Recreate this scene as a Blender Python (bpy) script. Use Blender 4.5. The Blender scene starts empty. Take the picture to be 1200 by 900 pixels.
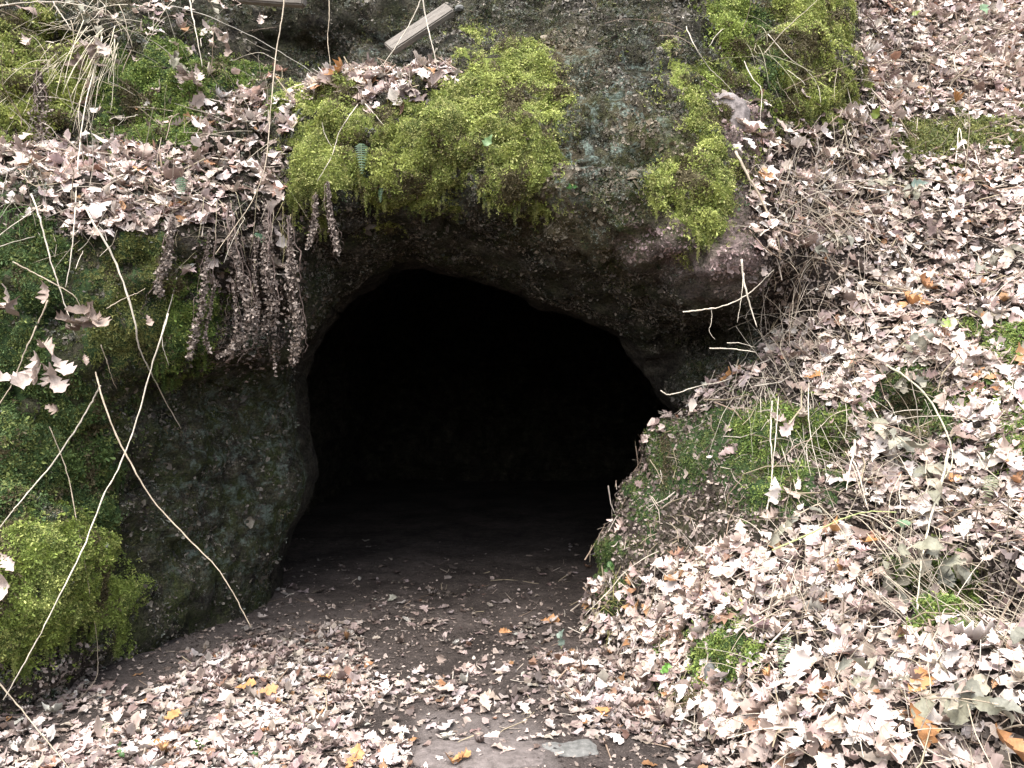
import bpy, math, random
import numpy as np
from mathutils import Vector, Matrix
from mathutils.bvhtree import BVHTree

random.seed(7)
RNG = np.random.default_rng(11)
SC = bpy.context.scene
COL = SC.collection

# ------------------------------------------------------------------ camera
F = 933.0                       # focal length in photograph pixels (1200 wide)
CAMZ = 1.6
cd = bpy.data.cameras.new('camera')
cam = bpy.data.objects.new('camera', cd)
COL.objects.link(cam)
cam.location = (0, 0, CAMZ)
cam.rotation_euler = (math.radians(90), 0, 0)
cd.sensor_width = 36.0
cd.lens = 36.0 * F / 1200.0
cd.clip_start = 0.05
cd.clip_end = 600
SC.camera = cam

# ------------------------------------------------------------------ world and sun (bright overcast)
SUN_EL, SUN_AZ = math.radians(64), math.radians(205)
w = bpy.data.worlds.new('World')
SC.world = w
w.use_nodes = True
nt = w.node_tree
sky = nt.nodes.new('ShaderNodeTexSky')
sky.sky_type = 'NISHITA'
sky.sun_disc = False
sky.sun_elevation = SUN_EL
sky.sun_rotation = SUN_AZ
sky.dust_density = 3.0
hs = nt.nodes.new('ShaderNodeHueSaturation')
hs.inputs['Saturation'].default_value = 0.5
nt.links.new(sky.outputs['Color'], hs.inputs['Color'])
bg = nt.nodes['Background']
nt.links.new(hs.outputs['Color'], bg.inputs['Color'])
bg.inputs['Strength'].default_value = 0.105
sd = bpy.data.lights.new('sun', 'SUN')
sd.energy = 1.3
sd.angle = math.radians(55)
sd.color = (1.0, 0.965, 0.93)
sun = bpy.data.objects.new('sun', sd)
COL.objects.link(sun)
# sky azimuth: rotation 0 = +Y, clockwise seen from above
sdir = Vector((math.sin(SUN_AZ) * math.cos(SUN_EL), math.cos(SUN_AZ) * math.cos(SUN_EL), math.sin(SUN_EL)))
sun.rotation_euler = (-sdir).to_track_quat('-Z', 'Y').to_euler()
vs = SC.view_settings
vs.view_transform = 'Standard'
vs.look = 'None'
vs.exposure = 2.45
vs.gamma = 1.0
vs.use_curve_mapping = False

# ------------------------------------------------------------------ helpers
def hash3(ix, iy, iz, seed):
    n = (ix * 374761393 + iy * 668265263 + iz * 2147483647 + seed * 1274126177) & 0xFFFFFFFF
    n = ((n ^ (n >> 13)) * 1274126177) & 0xFFFFFFFF
    n = (n ^ (n >> 16)) & 0xFFFF
    return n.astype(np.float32) / 65535.0

def noise(P, scale, seed=0):
    """value noise in -1..1 at points P (n,3)"""
    q = np.asarray(P, np.float64) * scale + 1000.0
    i = np.floor(q).astype(np.int64)
    f = (q - i).astype(np.float32)
    f = f * f * f * (f * (f * 6 - 15) + 10)
    r = 0
    for dx in (0, 1):
        wx = f[:, 0] if dx else 1 - f[:, 0]
        for dy in (0, 1):
            wy = f[:, 1] if dy else 1 - f[:, 1]
            for dz in (0, 1):
                wz = f[:, 2] if dz else 1 - f[:, 2]
                r = r + wx * wy * wz * hash3(i[:, 0] + dx, i[:, 1] + dy, i[:, 2] + dz, seed)
    return r * 2 - 1

def fbm(P, scale, octaves=4, seed=0, gain=0.5):
    r, a, t = 0, 1.0, 0
    for k in range(octaves):
        r = r + a * noise(P, scale * 2.03 ** k, seed + k * 17)
        t += a
        a *= gain
    return r / t

def px(u, v, Y):
    return np.array([(u - 600) / F * Y, Y, CAMZ - (v - 450) / F * Y])

def to_px(P):
    Y = np.maximum(P[:, 1], 0.2)
    return np.stack([600 + F * P[:, 0] / Y, 450 - F * (P[:, 2] - CAMZ) / Y], 1)

def poly_sd(Q, poly):
    """signed distance to a polygon, positive inside; Q (n,2)"""
    A = np.asarray(poly, np.float32)
    B = np.roll(A, -1, 0)
    Q = Q.astype(np.float32)
    best = np.full(len(Q), 1e9, np.float32)
    ins = np.zeros(len(Q), bool)
    for a, b in zip(A, B):
        d = b - a
        t = np.clip(((Q - a) @ d) / max(float(d @ d), 1e-9), 0, 1)
        e = Q - a - t[:, None] * d
        best = np.minimum(best, (e * e).sum(1))
        if a[1] != b[1]:
            c = ((a[1] > Q[:, 1]) != (b[1] > Q[:, 1])) & (Q[:, 0] < (b[0] - a[0]) * (Q[:, 1] - a[1]) / (b[1] - a[1]) + a[0])
            ins ^= c
    s = np.sqrt(best)
    return np.where(ins, s, -s)

def mesh_np(name, V, Fc, mat=None, smooth=True, attrs=None, cols=None):
    """mesh from arrays; Fc (m,3) or (m,4)"""
    me = bpy.data.meshes.new(name)
    V = np.ascontiguousarray(V, np.float32)
    Fc = np.ascontiguousarray(Fc, np.int32)
    k = Fc.shape[1]
    me.vertices.add(len(V))
    me.vertices.foreach_set('co', V.ravel())
    me.loops.add(Fc.size)
    me.loops.foreach_set('vertex_index', Fc.ravel())
    me.polygons.add(len(Fc))
    me.polygons.foreach_set('loop_start', np.arange(0, Fc.size, k, dtype=np.int32))
    me.polygons.foreach_set('loop_total', np.full(len(Fc), k, np.int32))
    me.polygons.foreach_set('use_smooth', np.full(len(Fc), smooth, bool))
    if attrs:
        for n, a in attrs.items():
            at = me.attributes.new(n, 'FLOAT', 'POINT')
            at.data.foreach_set('value', np.ascontiguousarray(a, np.float32))
    if cols is not None:
        at = me.attributes.new('col', 'FLOAT_COLOR', 'POINT')
        c = np.ones((len(V), 4), np.float32)
        c[:, :3] = cols
        at.data.foreach_set('color', c.ravel())
    if mat:
        me.materials.append(mat)
    me.update()
    return me

def link(name, me, parent=None, label=None, cat=None, group=None, kind=None):
    o = bpy.data.objects.new(name, me)
    COL.objects.link(o)
    if parent:
        o.parent = parent
        if parent.type == 'EMPTY':
            o.matrix_parent_inverse = Matrix.Translation(parent.location).inverted()
    if label: o['label'] = label
    if cat: o['category'] = cat
    if group: o['group'] = group
    if kind: o['kind'] = kind
    return o

def empty(name, loc, label, cat, group=None):
    o = link(name, None, None, label, cat, group)
    o.location = loc
    o.empty_display_size = 0.1
    return o

def vnormals(V, Q):
    a = V[Q[:, 2]] - V[Q[:, 0]]
    b = V[Q[:, 3 if Q.shape[1] == 4 else 1]] - V[Q[:, 1 if Q.shape[1] == 4 else 0]]
    n = np.cross(a, b) if Q.shape[1] == 4 else np.cross(b, a)
    N = np.zeros_like(V)
    for k in range(Q.shape[1]):
        for c in range(3):
            N[:, c] += np.bincount(Q[:, k], n[:, c], len(V))
    return N / np.maximum(np.linalg.norm(N, axis=1, keepdims=True), 1e-9)

# ------------------------------------------------------------------ materials
def new_mat(name):
    m = bpy.data.materials.new(name)
    m.use_nodes = True
    t = m.node_tree
    return m, t, t.nodes['Principled BSDF']

class NB:
    def __init__(s, t): s.t = t
    def n(s, typ, **k):
        o = s.t.nodes.new(typ)
        for a, b in k.items(): setattr(o, a, b)
        return o
    def l(s, a, b): s.t.links.new(a, b)
    def noise(s, scale, detail=6, rough=0.6, vec=None, dist=0.0):
        o = s.n('ShaderNodeTexNoise')
        o.inputs['Scale'].default_value = scale
        o.inputs['Detail'].default_value = detail
        o.inputs['Roughness'].default_value = rough
        o.inputs['Distortion'].default_value = dist
        if vec is None:
            g = s.n('ShaderNodeTexCoord'); vec = g.outputs['Object']
        s.l(vec, o.inputs['Vector'])
        return o.outputs['Fac']
    def ramp(s, fac, stops):
        r = s.n('ShaderNodeValToRGB')
        e = r.color_ramp.elements
        while len(e) < len(stops): e.new(0.5)
        for x, (p, c) in zip(e, stops):
            x.position = p
            x.color = (c, c, c, 1) if isinstance(c, (int, float)) else (*c, 1)
        s.l(fac, r.inputs['Fac'])
        return r.outputs['Color']
    def mix(s, fac, a, b, mode='MIX'):
        m = s.n('ShaderNodeMix', data_type='RGBA', blend_type=mode)
        for i, x in ((0, fac), (6, a), (7, b)):
            if isinstance(x, (int, float)): m.inputs[i].default_value = x
            elif isinstance(x, tuple): m.inputs[i].default_value = (*x, 1)
            else: s.l(x, m.inputs[i])
        return m.outputs[2]
    def math(s, op, a, b=0.0):
        m = s.n('ShaderNodeMath', operation=op)
        for i, x in ((0, a), (1, b)):
            if isinstance(x, (int, float)): m.inputs[i].default_value = x
            else: s.l(x, m.inputs[i])
        return m.outputs[0]
    def attr(s, name, out='Fac'):
        a = s.n('ShaderNodeAttribute', attribute_name=name)
        return a.outputs[out]
    def bump(s, bsdf, h, strength=0.5, dist=0.02):
        b = s.n('ShaderNodeBump')
        b.inputs['Strength'].default_value = strength
        b.inputs['Distance'].default_value = dist
        s.l(h, b.inputs['Height'])
        s.l(b.outputs['Normal'], bsdf.inputs['Normal'])

def rock_material():
    m, t, b = new_mat('weathered_sandstone')
    N = NB(t)
    big = N.noise(2.2, 5, 0.65)
    mid = N.noise(9, 7, 0.7)
    fine = N.noise(55, 5, 0.75)
    base = N.ramp(mid, [(0.30, (0.03, 0.026, 0.02)), (0.48, (0.09, 0.077, 0.06)), (0.62, (0.17, 0.145, 0.112)), (0.78, (0.27, 0.23, 0.175))])
    spk = N.ramp(fine, [(0.38, 0.22), (0.6, 1.15)])
    base = N.mix(0.75, base, spk, 'MULTIPLY')
    # black crusts in patches
    base = N.mix(1.0, base, N.ramp(N.noise(3.6, 8, 0.75, dist=0.5), [(0.40, 0.22), (0.50, 0.75), (0.60, 1.15)]), 'MULTIPLY')
    # reddish clean sandstone
    red = N.ramp(mid, [(0.3, (0.24, 0.165, 0.15)), (0.7, (0.48, 0.365, 0.34))])
    red = N.mix(.8, red, N.ramp(fine, [(0.36, 0.3), (0.62, 1.15)]), 'MULTIPLY')
    rm = N.math('MULTIPLY', N.attr('red'), N.ramp(N.noise(24, 6, .8), [(0.34, 0.25), (0.50, 1.0)]))
    base = N.mix(rm, base, red)
    # buff ochre tint
    och = N.mix(N.math('MULTIPLY', N.attr('ochre'), N.ramp(big, [(0.35, 0.2), (0.6, 0.9)])), base, N.ramp(fine, [(0.3, (0.09, 0.068, 0.035)), (0.7, (0.27, 0.21, 0.115))]))
    # green algae film
    an = N.ramp(N.noise(5.5, 6, 0.7, dist=0.6), [(0.38, 0.0), (0.62, 1.0)])
    af = N.math('MULTIPLY', N.attr('algae'), an)
    alg = N.mix(af, och, N.ramp(fine, [(0.32, (0.016, 0.028, 0.008)), (0.68, (0.115, 0.135, 0.036))]))
    # pale lichen crusts
    ln = N.ramp(N.noise(13, 8, 0.72, dist=0.4), [(0.50, 0.0), (0.60, 1.0)])
    lf = N.math('MULTIPLY', N.math('MULTIPLY', N.attr('lichen'), ln), N.ramp(fine, [(0.35, 0.2), (0.55, 1.0)]))
    col = N.mix(lf, alg, (0.27, 0.34, 0.29))
    # bare soil, and the dark tone painted into the cave chamber
    sf = N.attr('soil')
    col = N.mix(sf, col, N.ramp(fine, [(0.3, (0.016, 0.011, 0.009)), (0.7, (0.07, 0.05, 0.042))]))
    N.l(col, b.inputs['Base Color'])
    b.inputs['Roughness'].default_value = 0.92
    b.inputs['Specular IOR Level'].default_value = 0.2
    g = N.n('ShaderNodeTexCoord')
    mp = N.n('ShaderNodeMapping'); mp.inputs['Scale'].default_value = (1.0, 1.0, 5.5)
    N.l(g.outputs['Object'], mp.inputs['Vector'])
    bed = N.ramp(N.noise(3.2, 7, .7, mp.outputs[0], .3), [(.40, 0.0), (.47, .8), (.6, 1.0)])
    h = N.math('ADD', N.math('ADD', N.math('MULTIPLY', mid, 1.2), N.math('MULTIPLY', fine, 0.6)), N.math('MULTIPLY', bed, .35))
    N.bump(b, h, 1.0, 0.11)
    return m

def soil_material():
    m, t, b = new_mat('trodden_earth')
    N = NB(t)
    big = N.noise(1.7, 5, 0.6)
    mid = N.noise(16, 7, 0.75)
    fine = N.noise(95, 5, 0.8)
    base = N.ramp(big, [(0.35, (0.045, 0.036, 0.031)), (0.65, (0.105, 0.085, 0.075))])
    base = N.mix(0.8, base, N.ramp(mid, [(0.32, 0.3), (0.52, 0.85), (0.7, 1.35)]), 'MULTIPLY')
    base = N.mix(0.6, base, N.ramp(fine, [(0.35, 0.45), (0.6, 1.2)]), 'MULTIPLY')
    bits = N.ramp(N.noise(140, 3, 0.6, dist=1.2), [(0.64, 0.0), (0.68, 1.0)])
    base = N.mix(bits, base, (0.30, 0.235, 0.205))
    dust = N.math('MULTIPLY', N.attr('dust'), N.ramp(mid, [(0.3, 0.5), (0.55, 1.0)]))
    base = N.mix(dust, base, N.ramp(fine, [(0.3, (0.12, 0.10, 0.09)), (0.7, (0.21, 0.18, 0.165))]))
    N.l(base, b.inputs['Base Color'])
    b.inputs['Roughness'].default_value = 0.95
    b.inputs['Specular IOR Level'].default_value = 0.15
    N.bump(b, N.math('ADD', mid, N.math('MULTIPLY', fine, 0.6)), 0.9, 0.03)
    return m

def leaf_material(name, trans=0.0, objrand=None, rough=0.6, inst=False):
    m, t, b = new_mat(name)
    N = NB(t)
    if objrand:
        oi = N.n('ShaderNodeObjectInfo')
        c = N.ramp(oi.outputs['Random'], objrand)
    else:
        a = N.n('ShaderNodeAttribute', attribute_name='col')
        if inst: a.attribute_type = 'INSTANCER'
        c = a.outputs['Color']
        if inst: c = N.mix(1.0, c, N.attr('shade', 'Color'), 'MULTIPLY')
    nz = N.noise(120, 4, 0.6)
    c2 = N.mix(0.7, c, N.ramp(nz, [(0.3, 0.62), (0.6, 1.08)]), 'MULTIPLY')
    N.l(c2, b.inputs['Base Color'])
    b.inputs['Roughness'].default_value = rough
    b.inputs['Specular IOR Level'].default_value = 0.35
    if trans:
        out = t.nodes['Material Output']
        tr = N.n('ShaderNodeBsdfTranslucent')
        N.l(c2, tr.inputs['Color'])
        mx = N.n('ShaderNodeMixShader')
        mx.inputs[0].default_value = trans
        N.l(b.outputs[0], mx.inputs[1]); N.l(tr.outputs[0], mx.inputs[2])
        N.l(mx.outputs[0], out.inputs['Surface'])
    return m

def noise_mat(name, scale, c0, c1, rough=0.8, bumpd=0.003, stretch=None):
    m, t, b = new_mat(name)
    N = NB(t)
    g = N.n('ShaderNodeTexCoord')
    vec = g.outputs['Object']
    if stretch:
        mp = N.n('ShaderNodeMapping'); mp.inputs['Scale'].default_value = stretch
        N.l(vec, mp.inputs['Vector']); vec = mp.outputs[0]
    nz = N.noise(scale, 6, 0.65, vec)
    c = N.ramp(nz, [(0.3, c0), (0.7, c1)])
    N.l(c, b.inputs['Base Color'])
    b.inputs['Roughness'].default_value = rough
    b.inputs['Specular IOR Level'].default_value = 0.25
    N.bump(b, nz, 0.6, bumpd)
    return m

M_ROCK = rock_material()
M_SOIL = soil_material()
M_LEAF = leaf_material('dry_leaf', 0.12)
M_LEAFI = leaf_material('dry_leaf_litter', 0.12, inst=True)
M_MOSSI = leaf_material('moss_shoots', 0.2, rough=0.7, inst=True)
M_STEMI = leaf_material('twig_bits', 0.0, rough=0.7, inst=True)
M_MOSS = leaf_material('moss_frond', 0.2, rough=0.7)
M_GREEN = leaf_material('green_leaf', 0.15, rough=0.45)
M_STEM = leaf_material('dry_stem', 0.0, rough=0.7)

# ------------------------------------------------------------------ rock form: front surface y = D(x, z)
CP = []                                    # control points: world x, z, depth
def cp(u, v, Y):
    p = px(u, v, Y); CP.append((p[0], p[2], Y))
for a in [  # left bank: moss face, leaf ledge, upper face
    (-120, 0, 4.9), (0, 0, 5.1), (100, 0, 5.4), (200, 0, 5.6), (270, 20, 5.9),
    (-120, 100, 4.7), (0, 100, 4.9), (100, 100, 5.1), (200, 70, 5.3), (240, 110, 5.25), (290, 60, 5.8),
    (-120, 180, 4.6), (0, 180, 4.75), (100, 180, 4.9), (200, 165, 5.0), (280, 150, 5.0), (320, 110, 5.1),
    (-120, 265, 4.1), (0, 250, 4.2), (100, 265, 4.3), (200, 260, 4.45), (280, 240, 4.65), (325, 200, 4.8),
    (-120, 350, 4.05), (0, 350, 4.1), (100, 350, 4.25), (200, 350, 4.42), (280, 310, 4.62), (330, 300, 4.8),
    (0, 430, 4.1), (60, 450, 4.15), (120, 440, 4.3), (200, 430, 4.5), (250, 415, 4.65), (300, 390, 4.8), (335, 340, 4.9),
    (-120, 520, 4.0), (0, 530, 4.0), (60, 540, 4.05), (105, 520, 4.25), (-120, 700, 3.9), (0, 650, 4.05), (60, 650, 4.1), (100, 620, 4.25), (0, 780, 4.0), (60, 800, 4.05), (110, 760, 4.3),
    # wall under the left lip
    (150, 520, 4.85), (200, 475, 5.0), (160, 620, 4.85), (135, 700, 4.55), (130, 780, 4.5), (200, 650, 5.1), (200, 745, 4.98), (250, 450, 5.3), (250, 560, 5.3), (260, 720, 5.35), (300, 430, 5.5), (300, 560, 5.55), (320, 700, 5.8),
    (335, 380, 5.55), (345, 470, 5.75), (345, 560, 5.65), (330, 640, 5.75), (310, 715, 5.75), (260, 640, 5.3), (170, 560, 4.9),
    # brow: top ledge, recessed wall above it, face, lip
    (370, 20, 5.75), (450, 15, 5.75), (330, 0, 5.7), (370, 60, 6.0), (430, 55, 6.0), (310, 70, 5.95), (380, 88, 5.75), (480, 60, 5.8), (560, 12, 5.75), (560, 35, 5.75), (620, 25, 5.65), (700, 10, 5.5),
    (350, 110, 5.05), (400, 110, 5.0), (450, 85, 5.15), (520, 62, 5.15), (580, 60, 5.15), (640, 55, 5.2), (690, 60, 5.1),
    (370, 160, 4.82), (430, 150, 4.75), (500, 130, 4.8), (560, 130, 4.75), (620, 130, 4.75), (650, 170, 4.75), (700, 130, 4.8), (750, 130, 4.75), (790, 60, 4.95), (800, 120, 4.75),
    (350, 230, 4.82), (400, 220, 4.75), (470, 210, 4.68), (560, 200, 4.66), (630, 200, 4.66), (700, 200, 4.62), (770, 200, 4.58), (830, 180, 4.62), (852, 225, 4.55),
    (350, 275, 4.9), (400, 255, 4.82), (470, 247, 4.76), (590, 245, 4.72), (650, 255, 4.65), (710, 270, 4.60), (770, 296, 4.53), (830, 320, 4.46), (885, 322, 4.44), (870, 270, 4.50), (800, 260, 4.53), (740, 240, 4.57),
    # ceiling and arch rim
    (365, 310, 5.3), (450, 275, 5.25), (540, 270, 5.25), (620, 275, 5.25), (700, 308, 5.15), (770, 338, 5.1), (830, 358, 5.05), (870, 360, 4.95),
    (400, 320, 5.75), (480, 300, 5.75), (560, 312, 5.75), (640, 345, 5.75), (700, 365, 5.75), (750, 400, 5.8), (800, 400, 5.8), (845, 385, 5.75), (868, 388, 5.6), (872, 372, 5.35),
    # mossy rocks above on the right
    (800, 0, 5.2), (860, 0, 5.5), (870, 70, 5.1), (930, 30, 5.3), (960, 70, 5.25), (980, 0, 5.9), (990, 110, 5.4), (930, 120, 5.1), (865, 140, 4.95), (880, 180, 4.75),
    # bank on the right
    (900, 240, 4.72), (905, 320, 4.7), (900, 375, 4.75), (890, 420, 4.85), (840, 462, 4.95), (770, 505, 5.05), (732, 580, 5.1), (705, 640, 5.15), (700, 690, 5.15),
    (720, 730, 4.9), (800, 560, 4.85), (800, 650, 4.75), (780, 720, 4.55), (850, 500, 4.75), (900, 480, 4.65), (900, 560, 4.5), (900, 640, 4.3), (900, 720, 3.95), (900, 820, 3.4), (820, 800, 4.0), (860, 880, 3.35),
    (1000, 520, 4.4), (1000, 600, 4.15), (1000, 680, 3.9), (1000, 760, 3.5), (1000, 870, 2.95), (1100, 560, 4.15), (1100, 680, 3.75), (1100, 800, 3.2), (1100, 900, 2.75), (1190, 600, 3.8), (1190, 700, 3.45), (1190, 850, 2.75), (1320, 700, 3.0), (1320, 900, 2.35),
    (950, 450, 4.7), (1050, 450, 4.55), (1190, 450, 4.3), (1320, 450, 3.9), (960, 350, 4.85), (1050, 350, 4.95), (1190, 330, 4.95), (1320, 300, 4.8), (950, 250, 5.0), (1050, 230, 5.4), (1190, 220, 5.45),
    (940, 190, 5.1), (1050, 180, 5.6), (1190, 180, 5.6), (1060, 150, 5.85), (1190, 145, 5.9), (1320, 150, 5.6), (1040, 80, 6.4), (1190, 70, 6.7), (1050, 0, 6.9), (1190, 0, 7.3), (1330, 0, 7.3), (1190, -150, 9.5), (950, -150, 8.0), (700, -150, 6.2), (450, -150, 6.6), (150, -150, 6.3), (-120, -150, 5.8)]:
    cp(*a)
# the bank turns away into the cave along this edge
for u, v, Y in [(890, 405, 4.95), (835, 447, 5.0), (765, 495, 5.1), (725, 570, 5.15), (698, 635, 5.2), (690, 690, 5.2)]:
    p = px(u, v, Y); CP.append((p[0] - 0.1, p[2] + 0.06, 6.3))
for x, z, Y in [(0.4, -0.3, 5.3), (-4.5, 0.3, 3.8), (-4.5, 2, 3.9), (-4.5, 4, 4.8), (-6, 1, 3.7), (-6, 3, 4.2), (-6, 6, 6.5), (5, 0.6, 2.0), (5, 2, 3.2), (5, 4, 5.4), (6.5, 2, 2.6), (6.5, 5, 5.4), (6.8, 7.5, 9), (-3, 7.5, 7.5), (0, 7.5, 7.5), (3, 7.5, 9.6), (-2.2, -.4, 4.5), (2.2, -0.3, 2.2), (1.6, -0.4, 3.1), (3.5, 0.3, 2.0)]:
    CP.append((x, z, Y))
CP = np.array(CP, np.float64)
H = 0.04
XS = np.arange(-6.2, 6.6, H); YS = np.arange(2.0, 13.6, H); ZS = np.arange(-0.5, 6.9, H)

def rbf_grid():
    P, d = CP[:, :2], CP[:, 2]
    n = len(P)
    K = np.linalg.norm(P[:, None] - P[None], axis=2)
    A = np.zeros((n + 3, n + 3))
    A[:n, :n] = K - np.eye(n) * 0.015
    A[:n, n] = 1; A[:n, n + 1:] = P
    A[n:, :n] = A[:n, n:].T
    sol = np.linalg.solve(A, np.concatenate([d, np.zeros(3)]))
    gx, gz = np.meshgrid(XS, ZS, indexing='ij')
    G = np.stack([gx.ravel(), gz.ravel()], 1)
    R = np.zeros(len(G))
    for s in range(0, len(G), 8000):
        g = G[s:s + 8000]
        R[s:s + 8000] = np.linalg.norm(g[:, None] - P[None], axis=2) @ sol[:n] + sol[n] + g @ sol[n + 1:]
    return R.reshape(gx.shape), gx, gz

def blur(A, k=1):
    for _ in range(k):
        for ax in (0, 1):
            A = (np.roll(A, 1, ax) + 2 * A + np.roll(A, -1, ax)) / 4 if False else np.apply_along_axis(lambda r: np.convolve(np.pad(r, 1, 'edge'), [.25, .5, .25], 'valid'), ax, A)
    return A

DG, GX, GZ = rbf_grid()
DG = blur(np.clip(DG, 1.5, 12), 2)

MOUTH = [(312, 780), (318, 690), (330, 640), (350, 600), (362, 560), (353, 510), (346, 460), (352, 420), (375, 380), (410, 345), (450, 318), (482, 307), (520, 318), (560, 330), (600, 344), (640, 366), (690, 378), (728, 396), (752, 430), (775, 462), (860, 560), (860, 800)]
MP = [(px(u, v, 5.8)[0], px(u, v, 5.8)[2]) for u, v in MOUTH]

def surface_nets(S):
    """S (nx,ny,nz) positive inside; returns verts, quads"""
    nx, ny, nz = S.shape
    ins = S > 0
    cnt = np.zeros((nx - 1, ny - 1, nz - 1), np.int8)
    for a in (0, 1):
        for b in (0, 1):
            for c in (0, 1):
                cnt += ins[a:nx - 1 + a, b:ny - 1 + b, c:nz - 1 + c]
    act = (cnt > 0) & (cnt < 8)
    idx = np.full(act.shape, -1, np.int64)
    I = np.argwhere(act)
    idx[act] = np.arange(len(I))
    corners = [(a, b, c) for a in (0, 1) for b in (0, 1) for c in (0, 1)]
    vals = {k: S[I[:, 0] + k[0], I[:, 1] + k[1], I[:, 2] + k[2]] for k in corners}
    acc = np.zeros((len(I), 3)); n = np.zeros(len(I))
    for k in corners:
        for ax in range(3):
            if k[ax] == 0:
                k2 = list(k); k2[ax] = 1; k2 = tuple(k2)
                a, b = vals[k], vals[k2]
                m = (a > 0) != (b > 0)
                t = np.where(m, a / np.where(m, a - b, 1), 0)
                p = np.zeros((len(I), 3)) + np.array(k)
                p[:, ax] = t
                acc[m] += p[m]; n[m] += 1
    V = (I + acc / n[:, None]) * H + np.array([XS[0], YS[0], ZS[0]])
    Q = []
    for ax in range(3):
        sl = [slice(None)] * 3; sl2 = [slice(None)] * 3
        sl[ax] = slice(0, -1); sl2[ax] = slice(1, None)
        a, b = ins[tuple(sl)], ins[tuple(sl2)]
        E = np.argwhere(a != b)
        o1, o2 = [(1, 2), (2, 0), (0, 1)][ax]
        lim = np.array(act.shape)
        E = E[(E[:, o1] > 0) & (E[:, o2] > 0) & (E[:, o1] < lim[o1]) & (E[:, o2] < lim[o2])]
        def cell(d1, d2):
            c = E.copy(); c[:, o1] -= d1; c[:, o2] -= d2
            return idx[c[:, 0], c[:, 1], c[:, 2]]
        q = np.stack([cell(1, 1), cell(0, 1), cell(0, 0), cell(1, 0)], 1)
        fl = ~a[E[:, 0], E[:, 1], E[:, 2]]
        q[fl] = q[fl][:, ::-1]
        Q.append(q)
    Q = np.concatenate(Q)
    return V, Q[(Q >= 0).all(1)]

def smin(a, b, k):
    h = np.clip(0.5 + 0.5 * (b - a) / k, 0, 1)
    return b * (1 - h) + a * h - k * h * (1 - h)

def build_rock():
    gxx = np.gradient(DG, H, axis=0); gzz = np.gradient(DG, H, axis=1)
    den = np.sqrt(1 + np.minimum(gxx ** 2 + gzz ** 2, 40)).astype(np.float32)
    S = (YS[None, :, None].astype(np.float32) - DG[:, None, :].astype(np.float32)) / den[:, None, :]
    X = XS[:, None, None].astype(np.float32); Y = YS[None, :, None].astype(np.float32); Z = ZS[None, None, :].astype(np.float32)
    def blob(cx, cy, cz, rx, ry, rz):
        q = np.sqrt(((X - cx) / rx) ** 2 + ((Y - cy) / ry) ** 2 + ((Z - cz) / rz) ** 2)
        return (1 - q) * min(rx, ry, rz)
    # boulder under the moss cushion, and its earthy foot
    for bl in [(-2.90, 4.1, 0.62, 0.72, 0.58, 0.48), (-2.93, 4.1, 0.2, 0.64, 0.48, 0.6)]:
        S = -smin(-S, -blob(*bl), 0.10)
    # hollows under the bramble on the hillside and under the bank
    for u, v, yy, rx, ry, rz in [(1062, 482, 4.42, .20, .20, .13), (1080, 690, 3.68, .26, .18, .13), (1165, 715, 3.42, .16, .16, .12), (1030, 622, 4.0, .16, .16, .09), (70, 372, 4.15, .2, .16, .09), (80, 45, 5.15, .3, .25, .13), (150, 145, 5.0, .14, .16, .08), (295, 262, 4.66, .10, .12, .10), (905, 395, 4.75, .09, .12, .07), (968, 535, 4.45, .12, .12, .12)]:
        c = px(u, v, yy)
        S = smin(S, -blob(c[0], c[1], c[2], rx, ry, rz), 0.06)
    # cave chamber
    sd = poly_sd(np.stack([GX.ravel(), GZ.ravel()], 1), MP).reshape(GX.shape).astype(np.float32)
    grow = np.clip((YS - 6.3) * 0.35, 0, 0.75).astype(np.float32)
    Cv = sd[:, None, :] + .05 + grow[None, :, None]
    Cv = np.minimum(Cv, Y - 5.35)
    Cv = np.minimum(Cv, 13.2 - Y)
    S = smin(S, -Cv, 0.12)
    return surface_nets(S)

V, Q = build_rock()
print('rock', len(V), len(Q))
# orient outward (free space is on the camera side of the front surface)
N0 = vnormals(V, Q)
if np.median(N0[V[:, 1] < 5][:, 1]) > 0:
    Q = Q[:, ::-1].copy()

NV = vnormals(V, Q)
uv = to_px(V)
# hillside (earth under litter) lies to the right of this line; the rest is rock
HILLP = [(686, 800), (686, 690), (700, 640), (728, 575), (765, 500), (835, 455), (893, 425), (896, 330), (875, 235), (868, 190), (905, 150), (990, 130), (1005, 60), (1000, -400), (2600, -400), (2600, 1700), (600, 1700)]
hill = (poly_sd(uv, HILLP) > 0) & (V[:, 1] < 5.6 + 2.2 * np.clip(V[:, 0] - 1.5, 0, 3) + np.clip(V[:, 2] - 2.2, 0, 3))
chamber = (poly_sd(V[:, [0, 2]], MP) > -0.9) & (V[:, 1] > 5.95) & (V[:, 2] < 3.3)
near_mouth = np.clip(1 + poly_sd(V[:, [0, 2]], MP) / .55, 0, 1) * (V[:, 1] > 4.95)
rough = np.where(hill, 0.5, 1.0) * (1 - .72 * np.where(hill, 0, near_mouth))
s1 = fbm(V, 1.6, 3, 3); s2 = fbm(V, 5.5, 4, 9)
strata = fbm(V * np.array([0.6, 0.6, 5.0]), 1.8, 3, 21)
rid = 1 - np.abs(fbm(V, 3.1, 3, 41)) * 2.4
s3 = fbm(V, 13, 2, 27)
crk = np.clip(1 - np.abs(fbm(V * np.array([1, 1, 1.7]), 1.7, 2, 51)) / .06, 0, 1) * np.where(hill, .3, 1)
V = V + NV * (rough * (0.07 * s1 + 0.085 * s2 + 0.045 * s3 + 0.035 * strata + 0.025 * rid) - .05 * crk)[:, None]
NV = vnormals(V, Q)
uv = to_px(V)

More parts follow.
